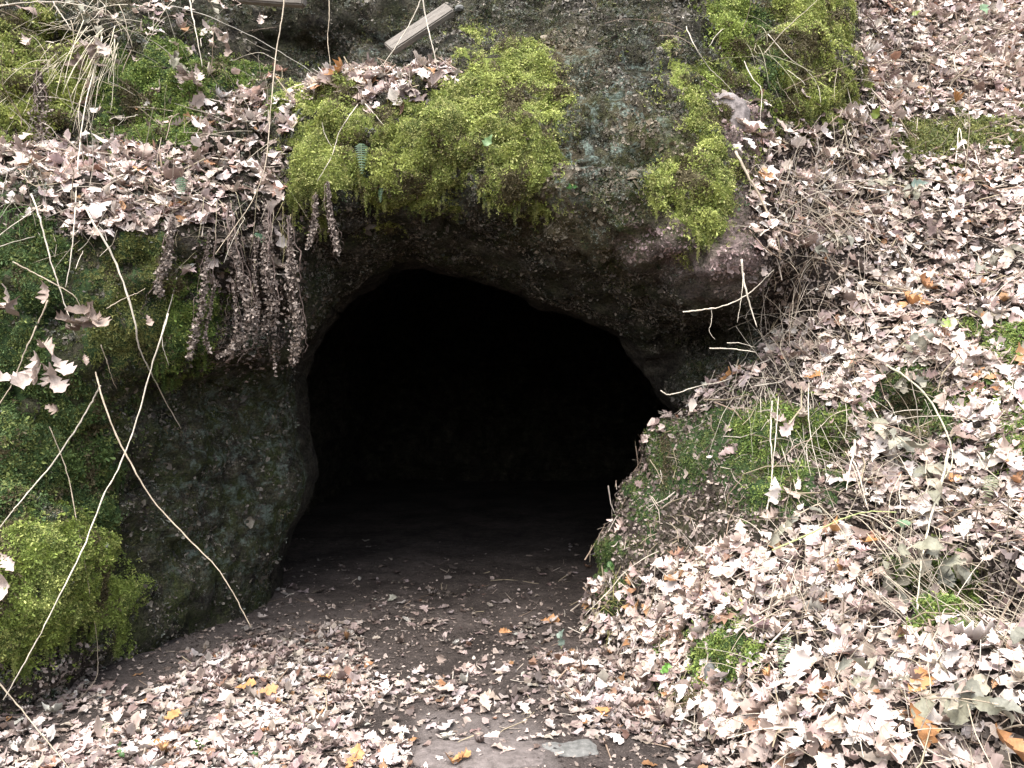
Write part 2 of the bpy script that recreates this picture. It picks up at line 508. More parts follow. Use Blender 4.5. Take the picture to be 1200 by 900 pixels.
EDGE = fbm(V, 6, 3, 5)
def pm(poly, soft=18, nz=14):
    """soft 0..1 mask of a region of the surface, with a ragged edge"""
    A = np.array(poly)
    m = 2 * soft + nz
    k = (uv[:, 0] > A[:, 0].min() - m) & (uv[:, 0] < A[:, 0].max() + m) & (uv[:, 1] > A[:, 1].min() - m) & (uv[:, 1] < A[:, 1].max() + m)
    r = np.zeros(len(uv))
    r[k] = np.clip(0.5 + (poly_sd(uv[k], poly) + nz * EDGE[k]) / (2 * soft), 0, 1)
    return r

front = (~chamber)
red = np.maximum(pm([(735, 262), (840, 225), (880, 215), (905, 300), (895, 340), (820, 335), (735, 305)], 22, 26), pm([(835, 110), (895, 110), (900, 170), (850, 185)], 8, 6))
red = np.maximum(red, 0.35 * pm([(690, 520), (850, 450), (900, 500), (820, 700), (690, 720)], 20))
ochre = np.maximum(pm([(600, 50), (680, 40), (700, 90), (660, 200), (650, 260), (600, 240)], 25), 0.8 * pm([(720, 120), (830, 150), (840, 260), (720, 240)], 30))
ochre = np.maximum(ochre, 0.7 * pm([(600, 200), (760, 230), (760, 320), (600, 280)], 20))
algae = 0.35 + 0.5 * pm([(-200, 260), (260, 260), (370, 330), (370, 720), (130, 800), (-200, 800)], 40)
algae = np.maximum(algae, 0.9 * pm([(690, 90), (860, 140), (860, 300), (700, 330)], 30))
algae = np.maximum(algae, 1.0 * pm([(800, 445), (1010, 470), (1000, 640), (700, 680), (700, 560)], 25))
lichen = np.maximum(pm([(660, 60), (760, 50), (780, 150), (740, 220), (640, 230), (640, 150)], 25), 0.6 * pm([(190, 460), (360, 440), (370, 640), (330, 690), (190, 680)], 30))
lichen = np.maximum(lichen, 0.8 * pm([(400, 40), (460, 35), (460, 75), (400, 75)], 10))
lichen = np.maximum(lichen, 0.6 * pm([(450, 180), (600, 190), (600, 250), (450, 250)], 15))
soil = np.where(hill, 0.9 - 0.5 * pm([(690, 520), (850, 450), (1010, 480), (900, 620), (690, 700)], 30), 0)
soil = np.maximum(soil, 0.9 * pm([(-300, 760), (115, 760), (120, 900), (-300, 900)], 12))
soil = np.maximum(soil, 0.8 * pm([(220, 180), (350, 180), (345, 420), (230, 420)], 25))
soil = np.maximum(soil, 0.7 * pm([(-200, 170), (330, 170), (330, 270), (-200, 275)], 20))
soil = np.where(chamber, 0.35, soil); algae = np.where(chamber, 0.2, algae)  # chamber rock mixed with dark soil tone, cave darkness put into the colour
ATT = dict(red=red * front, ochre=ochre * front, algae=algae, lichen=lichen * front, soil=soil)

def sub(mask_faces, name):
    q = Q[mask_faces]
    used, inv = np.unique(q, return_inverse=True)
    return mesh_np(name, V[used], inv.reshape(q.shape), M_ROCK, True, {k: a[used] for k, a in ATT.items()})

fh = hill[Q].sum(1) >= 2
fc = (chamber[Q].sum(1) >= 2) & ~fh
fuv = uv[Q].mean(1)
fy = V[Q][:, :, 1].mean(1)
LEFTWALL = [(110, 505), (205, 445), (310, 400), (345, 300), (370, 300), (370, 800), (100, 800), (118, 620)]
fw = (poly_sd(fuv, LEFTWALL) > 0) & (fy > 4.35) & ~fh & ~fc
fl = (fuv[:, 0] < 345) & ~fh & ~fc & ~fw
fb = ~(fh | fc | fw | fl)
outcrop = empty('rock_outcrop', (0, 5.8, 0), 'sandstone outcrop with a dark cave mouth under a mossy overhanging brow', 'rock')
link('brow', sub(fb, 'brow'), outcrop, 'lichened sandstone brow overhanging the cave mouth')
link('cave_wall', sub(fw, 'cave_wall'), outcrop, 'dark green stained rock wall beside the cave mouth')
link('cave_chamber', sub(fc, 'cave_chamber'), outcrop, 'unlit hollow inside the cave')
link('earthy_bank', sub(fl, 'earthy_bank'), outcrop, 'mossy bank with a leaf covered ledge')
link('hillside', sub(fh, 'hillside'), kind='structure')

# ------------------------------------------------------------------ ground sheet
def ground_z(x, y):
    P = np.stack([x, y, np.zeros_like(x)], 1)
    near = np.exp(-((x / 9) ** 2 + ((y - 5) / 9) ** 2))
    return near * (0.045 * fbm(P, 1.1, 3, 61) + 0.018 * fbm(P, 6, 3, 71)) - 0.03 * np.exp(-((x + 0.2) / 0.7) ** 2) * near

def axis(lo, hi, step, far):
    mid = np.arange(lo, hi, step)
    out = np.array([0.15, 0.4, 0.9, 2, 4, 8, 16, 35, 80, 170])
    return np.concatenate([lo - out[::-1][:], mid, mid[-1] + out])

gx, gy = axis(-3.6, 3.6, 0.035, 0), axis(2.2, 8.2, 0.035, 0)
GXX, GYY = np.meshgrid(gx, gy, indexing='ij')
gp = np.stack([GXX.ravel(), GYY.ravel(), ground_z(GXX.ravel(), GYY.ravel())], 1)
ii = np.arange(len(gx) * len(gy)).reshape(len(gx), len(gy))
gq = np.stack([ii[:-1, :-1], ii[1:, :-1], ii[1:, 1:], ii[:-1, 1:]], -1).reshape(-1, 4)
_keep = uv, V, EDGE
uv, V, EDGE = to_px(gp), gp, fbm(gp, 6, 3, 5)
dust = np.where(gp[:, 1] > 0.5, pm([(500, 838), (600, 835), (640, 860), (660, 900), (650, 960), (470, 960), (480, 870)], 8, 10) + 0.35 * pm([(140, 740), (330, 700), (420, 720), (300, 790), (130, 800)], 20), 0)
uv, V, EDGE = _keep
link('ground', mesh_np('ground', gp, gq, M_SOIL, True, dict(dust=np.clip(dust, 0, 1))), kind='structure')

# ------------------------------------------------------------------ surface samples
bpy.context.view_layer.update()
DGR = bpy.context.evaluated_depsgraph_get()
def hit(u, v):
    """first surface met through a point of the view: location, normal"""
    d = Vector(((u - 600) / F, 1, -(v - 450) / F)).normalized()
    ok, loc, nrm, *_ = SC.ray_cast(DGR, Vector((0, 0, CAMZ)), d, distance=40)
    if not ok:
        return np.array(px(u, v, 6.0)), np.array([0, -1, 0.])
    n = np.array(nrm)
    if n @ np.array(d) > 0: n = -n
    return np.array(loc), n
def seen(p, slack=0.06):
    c = Vector((0, 0, CAMZ)); e = Vector(p) - c
    ok, loc, *_ = SC.ray_cast(DGR, c, e.normalized(), distance=e.length - slack)
    return not ok

class Surf:
    def __init__(s, V, Q):
        T = np.concatenate([Q[:, [0, 1, 2]], Q[:, [0, 2, 3]]])
        s.A, s.B, s.C = V[T[:, 0]], V[T[:, 1]], V[T[:, 2]]
        n = np.cross(s.B - s.A, s.C - s.A)
        l = np.linalg.norm(n, axis=1)
        s.area = l / 2
        s.N = n / np.maximum(l, 1e-12)[:, None]
        s.uv = to_px((s.A + s.B + s.C) / 3)
        s.T = T
    def sample(s, per_m2, dens):
        """dens: per-face relative density"""
        lam = s.area * per_m2 * dens
        n = RNG.poisson(lam)
        f = np.repeat(np.arange(len(n)), n)
        a, b = RNG.random(len(f)), RNG.random(len(f))
        k = a + b > 1
        a[k], b[k] = 1 - a[k], 1 - b[k]
        P = s.A[f] + a[:, None] * (s.B - s.A)[f] + b[:, None] * (s.C - s.A)[f]
        return P, s.N[f], f

nearg = (np.abs(gp[gq].mean(1)[:, 0]) < 3.8) & (gp[gq].mean(1)[:, 1] > 2.0) & (gp[gq].mean(1)[:, 1] < 8.4)
RS = Surf(V, Q)
GS = Surf(gp, gq[nearg])
if np.median(GS.N[:, 2]) < 0: GS.N = -GS.N
def inframe(u, m=160):
    return (u[:, 0] > -m) & (u[:, 0] < 1200 + m) & (u[:, 1] > -m) & (u[:, 1] < 900 + m)
def regions(u, spec, base):
    r = np.full(len(u), base, np.float32)
    for poly, d in spec:
        A = np.array(poly)
        k = np.where((u[:, 0] >= A[:, 0].min()) & (u[:, 0] <= A[:, 0].max()) & (u[:, 1] >= A[:, 1].min()) & (u[:, 1] <= A[:, 1].max()))[0]
        k = k[poly_sd(u[k], poly) > 0]
        r[k] = d
    return r

def frames(Nn, spin=None):
    """orthonormal frames with z along Nn"""
    n = len(Nn)
    r = RNG.normal(size=(n, 3)) if spin is None else spin
    X = r - (r * Nn).sum(1, keepdims=True) * Nn
    X /= np.maximum(np.linalg.norm(X, axis=1, keepdims=True), 1e-9)
    Yv = np.cross(Nn, X)
    return np.stack([X, Yv, Nn], 2)            # columns

def tilt(Nn, amt):
    q = Nn + RNG.normal(size=Nn.shape) * np.asarray(amt).reshape(-1, 1)
    return q / np.linalg.norm(q, axis=1, keepdims=True)

def place(protos, which, P, R, S, cols):
    """join many copies of prototypes (V,F) into arrays"""
    VV, FF, CC = [], [], []
    off = 0
    for k, (pv, pf) in enumerate(protos):
        m = np.where(which == k)[0]
        if not len(m): continue
        v = np.einsum('nij,kj->nki', R[m], pv) * S[m][:, None, None] + P[m][:, None, :]
        f = pf[None] + (np.arange(len(m)) * len(pv))[:, None, None] + off
        VV.append(v.reshape(-1, 3)); FF.append(f.reshape(-1, 3))
        CC.append(np.repeat(cols[m], len(pv), 0))
        off += len(m) * len(pv)
    return np.concatenate(VV), np.concatenate(FF), np.concatenate(CC)

def proto_set(name, protos, mat, shade=None):
    col = bpy.data.collections.new(name)
    for k, (pv, pf) in enumerate(protos):
        sh = np.ones(len(pv), np.float32) if shade is None else shade(pv, k)
        me = mesh_np(f'{name}_{k:02d}', pv, pf, mat, True)
        at = me.attributes.new('shade', 'FLOAT_COLOR', 'POINT')
        c = np.ones((len(pv), 4), np.float32); c[:, :3] = sh[:, None]
        at.data.foreach_set('color', c.ravel())
        o = bpy.data.objects.new(f'{name}_{k:02d}', me)
        col.objects.link(o)
    t = bpy.data.node_groups.new(name, 'GeometryNodeTree')
    t.interface.new_socket('Geometry', in_out='INPUT', socket_type='NodeSocketGeometry')
    t.interface.new_socket('Geometry', in_out='OUTPUT', socket_type='NodeSocketGeometry')
    A = t.nodes.new
    gi, go, ip, ci = A('NodeGroupInput'), A('NodeGroupOutput'), A('GeometryNodeInstanceOnPoints'), A('GeometryNodeCollectionInfo')
    ci.inputs['Collection'].default_value = col
    ci.inputs['Separate Children'].default_value = True
    ci.inputs['Reset Children'].default_value = True
    def na(nm, ty):
        n_ = A('GeometryNodeInputNamedAttribute'); n_.data_type = ty; n_.inputs['Name'].default_value = nm
        return n_.outputs['Attribute']
    e2r = A('FunctionNodeEulerToRotation')
    L = t.links.new
    L(gi.outputs[0], ip.inputs['Points']); L(ci.outputs[0], ip.inputs['Instance'])
    ip.inputs['Pick Instance'].default_value = True
    L(na('pick', 'INT'), ip.inputs['Instance Index'])
    L(na('rot', 'FLOAT_VECTOR'), e2r.inputs[0]); L(e2r.outputs[0], ip.inputs['Rotation'])
    L(na('size', 'FLOAT'), ip.inputs['Scale'])
    L(ip.outputs[0], go.inputs[0])
    return t

def scatter(name, tree, which, P, R, S, cols, parent=None, **kw):
    me = bpy.data.meshes.new(name)
    me.vertices.add(len(P))
    me.vertices.foreach_set('co', np.ascontiguousarray(P, np.float32).ravel())
    rot = np.stack([np.arctan2(R[:, 2, 1], R[:, 2, 2]), np.arcsin(np.clip(-R[:, 2, 0], -1, 1)), np.arctan2(R[:, 1, 0], R[:, 0, 0])], 1)
    for nm, ty, key, a in (('pick', 'INT', 'value', np.asarray(which, np.int32)), ('rot', 'FLOAT_VECTOR', 'vector', rot.astype(np.float32)), ('size', 'FLOAT', 'value', np.asarray(S, np.float32)),
                           ('col', 'FLOAT_COLOR', 'color', np.concatenate([cols, np.ones((len(P), 1))], 1).astype(np.float32))):
        me.attributes.new(nm, ty, 'POINT').data.foreach_set(key, np.ascontiguousarray(a).ravel())
    o = link(name, me, parent, **kw)
    md = o.modifiers.new('scatter', 'NODES'); md.node_group = tree
    return o

# ------------------------------------------------------------------ leaf prototypes (unit length, stalk at the origin end)
def oak_leaf(rs, curl, fold, twist, stations=None):
    st = stations or [(0, .02), (.10, .05), (.22, .17), (.30, .10), (.42, .27), (.50, .15), (.62, .33), (.71, .19), (.83, .27), (.91, .15), (1.0, .04)]
    Vv, Ff = [], []
    ph = rs.uniform(0, 6)
    for i, (t, wd) in enumerate(st):
        j = rs.uniform(.8, 1.2)
        k = rs.uniform(.8, 1.2)
        bend = curl * (t - .5) ** 2 * 2 + .05 * math.sin(ph + t * 9)
        tw = twist * (t - .5)
        for s, q in ((-1, j), (0, 0), (1, k)):
            y = s * wd * q
            z = abs(y) * fold + bend + (rs.uniform(-.04, .04) if s else 0) + y * tw
            Vv.append((t - .5 + (rs.uniform(-.02, .02) if s else 0) + (.05 if s and wd > .16 else 0), y * math.cos(min(abs(fold), 1.2) * .6), z))
    for i in range(len(st) - 1):
        a, b = 3 * i, 3 * i + 3
        for s in (0, 1):
            Ff += [(a + s, b + s, b + s + 1), (a + s, b + s + 1, a + s + 1)]
    return np.array(Vv, np.float32), np.array(Ff, np.int32)

OVATE = [(0, .02), (.06, .10), (.16, .22), (.27, .25), (.33, .28), (.45, .27), (.52, .29), (.65, .23), (.75, .21), (.87, .10), (1, .005)]
rs = random.Random(3)
OAK = [oak_leaf(rs, rs.uniform(-.35, .45), rs.uniform(-.35, .55), rs.uniform(-.7, .7)) for _ in range(12)]
OAK += [oak_leaf(rs, rs.uniform(.5, 1.3), rs.uniform(.5, 1.4), rs.uniform(-1.6, 1.6)) for _ in range(5)]
BITS = [oak_leaf(rs, rs.uniform(-.5, .6), rs.uniform(-.4, .7), rs.uniform(-.8, .8), [(0, .1), (.3, .3), (.6, .2), (1, .12)]) for _ in range(5)]
OVL = [oak_leaf(rs, rs.uniform(-.7, .3), rs.uniform(.2, .9), rs.uniform(-.8, .8), OVATE) for _ in range(6)]
PROT = OAK + BITS
rsh = np.random.default_rng(4)
def leaf_shade(pv, k):
    n_ = len(pv)
    s_ = np.tile([1.04, .80, 1.04], n_ // 3 + 1)[:n_]       # darker midrib, paler blade
    return (s_ * rsh.normal(1, .12, n_)).astype(np.float32)
T_LEAF = proto_set('leaf_shapes', PROT, M_LEAFI, leaf_shade)

LEAFC = np.array([(.56, .47, .42), (.48, .385, .335), (.39, .30, .255), (.29, .215, .185), (.205, .15, .13), (.64, .57, .52), (.33, .27, .22), (.36, .185, .085), (.13, .09, .075), (.27, .15, .10)], np.float32)
LEAFP = np.array([.20, .20, .16, .12, .08, .10, .06, .02, .04, .02]); LEAFP /= LEAFP.sum()
def leaf_cols(n, p=LEAFP):
    c = LEAFC[RNG.choice(len(LEAFC), n, p=p)]
    return np.clip(c * RNG.normal(1, .12, (n, 1)) * RNG.normal(1, .03, (n, 3)), .02, .8).astype(np.float32)

LEDGE = [(-200, 178), (40, 172), (150, 165), (215, 165), (235, 120), (300, 105), (345, 130), (345, 165), (330, 200), (335, 245), (250, 262), (100, 285), (0, 240), (-200, 240)]
BROWLEDGE = [(325, 135), (350, 105), (400, 85), (470, 80), (530, 72), (535, 98), (490, 112), (480, 128), (430, 136), (395, 108), (350, 132)]
rockspec = [([(-300, -200), (330, -200), (330, 180), (-300, 180)], .10), ([(200, 235), (345, 235), (340, 330), (200, 320)], .35), (LEDGE, 1.25), (BROWLEDGE, 1.6),
            ([(-200, 640), (45, 640), (40, 730), (-200, 730)], .25), ([(820, 100), (980, 100), (960, 160), (860, 190)], .15),
            (HILLP, 1.0), ([(686, 690), (700, 630), (730, 570), (770, 500), (840, 455), (900, 440), (960, 470), (1000, 490), (990, 560), (960, 600), (900, 625), (810, 650), (740, 665), (700, 680)], .05),
            ([(890, 240), (930, 240), (930, 440), (890, 440)], .55), ([(1020, 435), (1110, 430), (1120, 520), (1020, 525)], .10), ([(945, 490), (1000, 490), (1000, 610), (930, 610)], .15), ([(1000, 590), (1070, 590), (1070, 650), (1000, 660)], .2),
            ([(1045, 142), (1400, 142), (1400, 178), (1060, 180)], .12), ([(900, 560), (980, 560), (980, 620), (900, 620)], .25),
            ([(1030, 650), (1150, 645), (1200, 680), (1200, 745), (1010, 745)], .16), ([(960, 690), (1030, 680), (1020, 750), (950, 760)], .5)]
dr = regions(RS.uv, rockspec, 0.0) * (inframe(RS.uv, 160) | ((RS.uv[:, 0] > 1200) & (RS.uv[:, 0] < 1800) & (RS.uv[:, 1] > -200) & (RS.uv[:, 1] < 1300)))
fch = np.concatenate([fc, fc])
dr = dr * ~fch * (RS.N[:, 1] < .35) * np.clip(.25 + 1.6 * RS.N[:, 2], .0, 1)
cz = (RS.A[:, 2] + RS.B[:, 2] + RS.C[:, 2]) / 3
dr *= cz > -0.02
nz = fbm((RS.A + RS.B + RS.C) / 3, 2.5, 3, 91)
dr *= np.clip(.85 + 1.1 * nz, .15, 1.4)
groundspec = [([(-400, 2000), (-400, 880), (60, 880), (150, 830), (240, 770), (330, 755), (430, 728), (470, 765), (455, 830), (430, 870), (420, 2000)], .8),
              ([(560, 760), (640, 700), (700, 680), (900, 680), (1000, 2000), (660, 2000), (700, 870), (630, 815)], .8),
              ([(420, 720), (680, 665), (600, 740), (570, 775), (470, 815), (430, 780)], .07), ([(470, 800), (620, 790), (680, 845), (480, 840)], .45),
              ([(480, 840), (600, 835), (690, 850), (700, 900), (650, 2000), (470, 2000)], .16), ([(300, 640), (690, 640), (690, 700), (300, 720)], .12), ([(120, 740), (420, 690), (420, 728), (240, 770), (130, 830)], .06)]
dg_ = regions(GS.uv, groundspec, .5)
gcy = (GS.A + GS.B + GS.C)[:, 1] / 3
dg_ = np.where(gcy > 5.4, np.minimum(dg_, .22) * np.exp(-(gcy - 5.4) / .7), dg_)
gnz = fbm((GS.A + GS.B + GS.C) / 3, 1.8, 3, 95)
dg_ *= np.clip(.85 + 1.6 * gnz, .04, 1.6)

P1, N1, f1 = RS.sample(1080, dr)
P2, N2, f2 = GS.sample(1400, dg_)
P = np.concatenate([P1, P2]); Nn = np.concatenate([N1, N2])
isg = np.arange(len(P)) >= len(P1)
n = len(P)
h = RNG.random(n)
Nl = Nn * .75 + np.array([0, 0, .35])
Nl = tilt(Nl / np.linalg.norm(Nl, axis=1, keepdims=True), np.where(RNG.random(n) < .08, .9, .10 + .17 * h) * np.where(isg, .55, 1))
which = RNG.choice(len(PROT), n, p=[.046] * 12 + [.025] * 5 + [.0646] * 5)
size = np.clip(RNG.lognormal(math.log(.082), .36, n), .03, .15) * np.where(which >= 17, .6, 1)
size = np.where(isg, size * .78, size)
P = P + Nn * (.004 + np.where(isg, .013, .032) * h)[:, None]
lc = leaf_cols(n)
lc *= (.55 + .45 * h)[:, None] * .25 + .75           # lower leaves of the litter are darker
moist = np.where(isg, np.clip(.86 - .16 * (P[:, 1] - 3.2), .52, .84), 1.0)  # overhang shade put into the path leaves' colour, deeper towards the cave
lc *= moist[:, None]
lc *= np.clip(np.where(isg, .98, 1.14) + .5 * fbm(P, 1.6, 3, 101) + .35 * fbm(P, 6, 2, 103), .55, 1.35)[:, None]      # drier and damper drifts of litter
# --- the leaves that show largest become objects of their own
uvl = to_px(P)
edge_ = (uvl[:, 0] > 680) & (uvl[:, 0] < 830) & (uvl[:, 1] > 430) & (uvl[:, 1] < 660)
cand = np.where((h > .80) & inframe(uvl, -6) & (which < 17) & ~edge_)[0]
cand = cand[np.argsort(-size[cand] / P[cand, 1])]
chosen, used_px = [], []
for i in cand:
    if len(chosen) >= 290: break
    if all((uvl[i, 0] - a) ** 2 + (uvl[i, 1] - b) ** 2 > 13 ** 2 for a, b in used_px) and seen(P[i]):
        chosen.append(i); used_px.append(uvl[i])
rest = np.ones(n, bool); rest[chosen] = False
R = frames(Nl)
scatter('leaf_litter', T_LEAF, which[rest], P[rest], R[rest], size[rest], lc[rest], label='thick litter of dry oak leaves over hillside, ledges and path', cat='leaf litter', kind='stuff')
print('leaves', n)
TONES = [('bleached', (.60, .525, .475)), ('tan', (.46, .36, .30)), ('dark_brown', (.24, .17, .14)), ('orange', (.46, .23, .09))]
LMESH = {}
for ti, (tn, tc) in enumerate(TONES):
    for k in range(17):
        pv, pf = OAK[k]
        cc = np.tile(np.array(tc, np.float32), (len(pv), 1)) * leaf_shade(pv, k)[:, None]
        LMESH[ti, k] = mesh_np('oak_leaf', pv, pf, M_LEAF, True, None, cc)
def put(name, me, P, R, s, label, cat, group):
    o = link(name, me, None, label, cat, group)
    m = Matrix([[*(R[r] * s), P[r]] for r in range(3)] + [[0, 0, 0, 1]])
    o.matrix_world = m
    return o
LANDMARK = {
    'hill': [(1120, 160, 'by the mossy step'), (990, 80, 'by the mossy rock crest'), (1130, 40, 'high above the mossy step'), (920, 260, 'among grass under the moss ridge'), (930, 350, 'by the stalks crossing the cave corner'), (1060, 300, 'between mossy step and arching cane'), (1180, 300, 'above the green moss patch'), (1070, 470, 'by the dark moss pocket'), (930, 520, 'by the shoulder moss'), (1180, 550, 'by the faded fern'), (1100, 690, 'by the low moss hummock'), (840, 770, 'by the small moss tussock'), (925, 776, 'by the grey green fern'), (1000, 745, 'by the woody twig'), (962, 830, 'by the standing orange leaf'), (1075, 850, 'by the rust brown leaf'), (1180, 870, 'by the large orange leaf'), (720, 680, 'by the sprig at the cave floor'), (780, 850, 'below the small moss tussock')],
    'path': [(565, 870, 'by the flat pink stone'), (680, 870, 'by the flat grey stone'), (60, 870, 'by the low boulder'), (232, 886, 'by the clover'), (250, 780, 'below the dark cave wall'), (320, 820, 'by the orange brown leaf'), (420, 820, 'between clover and bare earth'), (520, 775, 'by the lone standing leaf'), (640, 730, 'by the orange leaf at the cave floor'), (480, 680, 'at the dark cave threshold'), (730, 800, 'where path meets hillside')],
    'ledge': [(60, 190, 'by the straw tuft'), (130, 240, 'over the deep green moss face'), (215, 230, 'by the small fern'), (290, 150, 'by the swinging stem'), (440, 105, 'on the brow above the moss mat'), (310, 240, 'above the root curtain'), (880, 150, 'by the pale wedged stone'), (20, 690, 'on the moss cushion')]}
def near(kind, u, v):
    return min(LANDMARK[kind], key=lambda a: (a[0] - u) ** 2 + (a[1] - v) ** 2)[2]
for i in chosen:
    ti = int(RNG.choice(4, p=[.50, .34, .11, .05]))
    onhill = (not isg[i]) and P[i, 0] > 0.3
    where = 'hillside beside the cave' if onhill else 'earth path before the cave' if isg[i] else 'ledge of the mossy bank'
    word = ['pale bleached', 'tan brown', 'dark brown', 'orange brown'][ti]
    shape = 'curled' if which[i] >= 12 else 'lobed'
    spot = near('hill' if onhill else 'path' if isg[i] else 'ledge', *uvl[i])
    lab = f'{word} {shape} oak leaf {spot}' + (' on the hillside' if onhill and len(spot.split()) < 8 else '' if onhill else ' on the path' if isg[i] else '')
    put('oak_leaf', LMESH[ti, int(which[i])], P[i] + Nn[i] * .012, R[i], float(size[i]) * 1.08, lab, 'leaf', f'{word} {shape} oak leaves {spot}')

# ------------------------------------------------------------------ moss
def blade(L, wd, droop, side):
    """a feathery shoot: a bent tapering blade with a pair of barbs"""
    v = [(-wd, 0, 0), (wd, 0, 0), (-wd * 1.1, side * .3 * L, .5 * L), (wd * 1.1, side * .3 * L, .5 * L), (0, side * L, (.85 - droop) * L),
         (-wd * 3.6, side * .75 * L, .70 * L), (wd * 3.4, side * .62 * L, .66 * L)]
    f = [(0, 1, 3), (0, 3, 2), (2, 3, 4), (2, 4, 5), (3, 6, 4)]
    return np.array(v, np.float32), np.array(f, np.int32)
def tuft(rs, nb, spread):
    VV, FF, o = [], [], 0
    for k in range(nb):
        v, f = blade(rs.uniform(.7, 1.3), rs.uniform(.035, .06), rs.uniform(0, .5), rs.uniform(.2, .9) * spread)
        a = 2 * math.pi * (k + rs.random()) / nb
        c, s = math.cos(a), math.sin(a)
        v = v @ np.array([[c, s, 0], [-s, c, 0], [0, 0, 1]], np.float32)
        v[:, :2] += np.array([rs.uniform(-.3, .3), rs.uniform(-.3, .3)])
        VV.append(v); FF.append(f + o); o += len(v)
    return np.concatenate(VV), np.concatenate(FF)
rs = random.Random(5)
TUFT = [tuft(rs, 5, 1.0) for _ in range(6)]
GRASSY = [tuft(rs, 5, .35) for _ in range(4)]
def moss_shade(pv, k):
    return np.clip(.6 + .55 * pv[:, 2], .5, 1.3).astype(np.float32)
T_MOSS = proto_set('moss_shapes', TUFT + GRASSY, M_MOSSI, moss_shade)

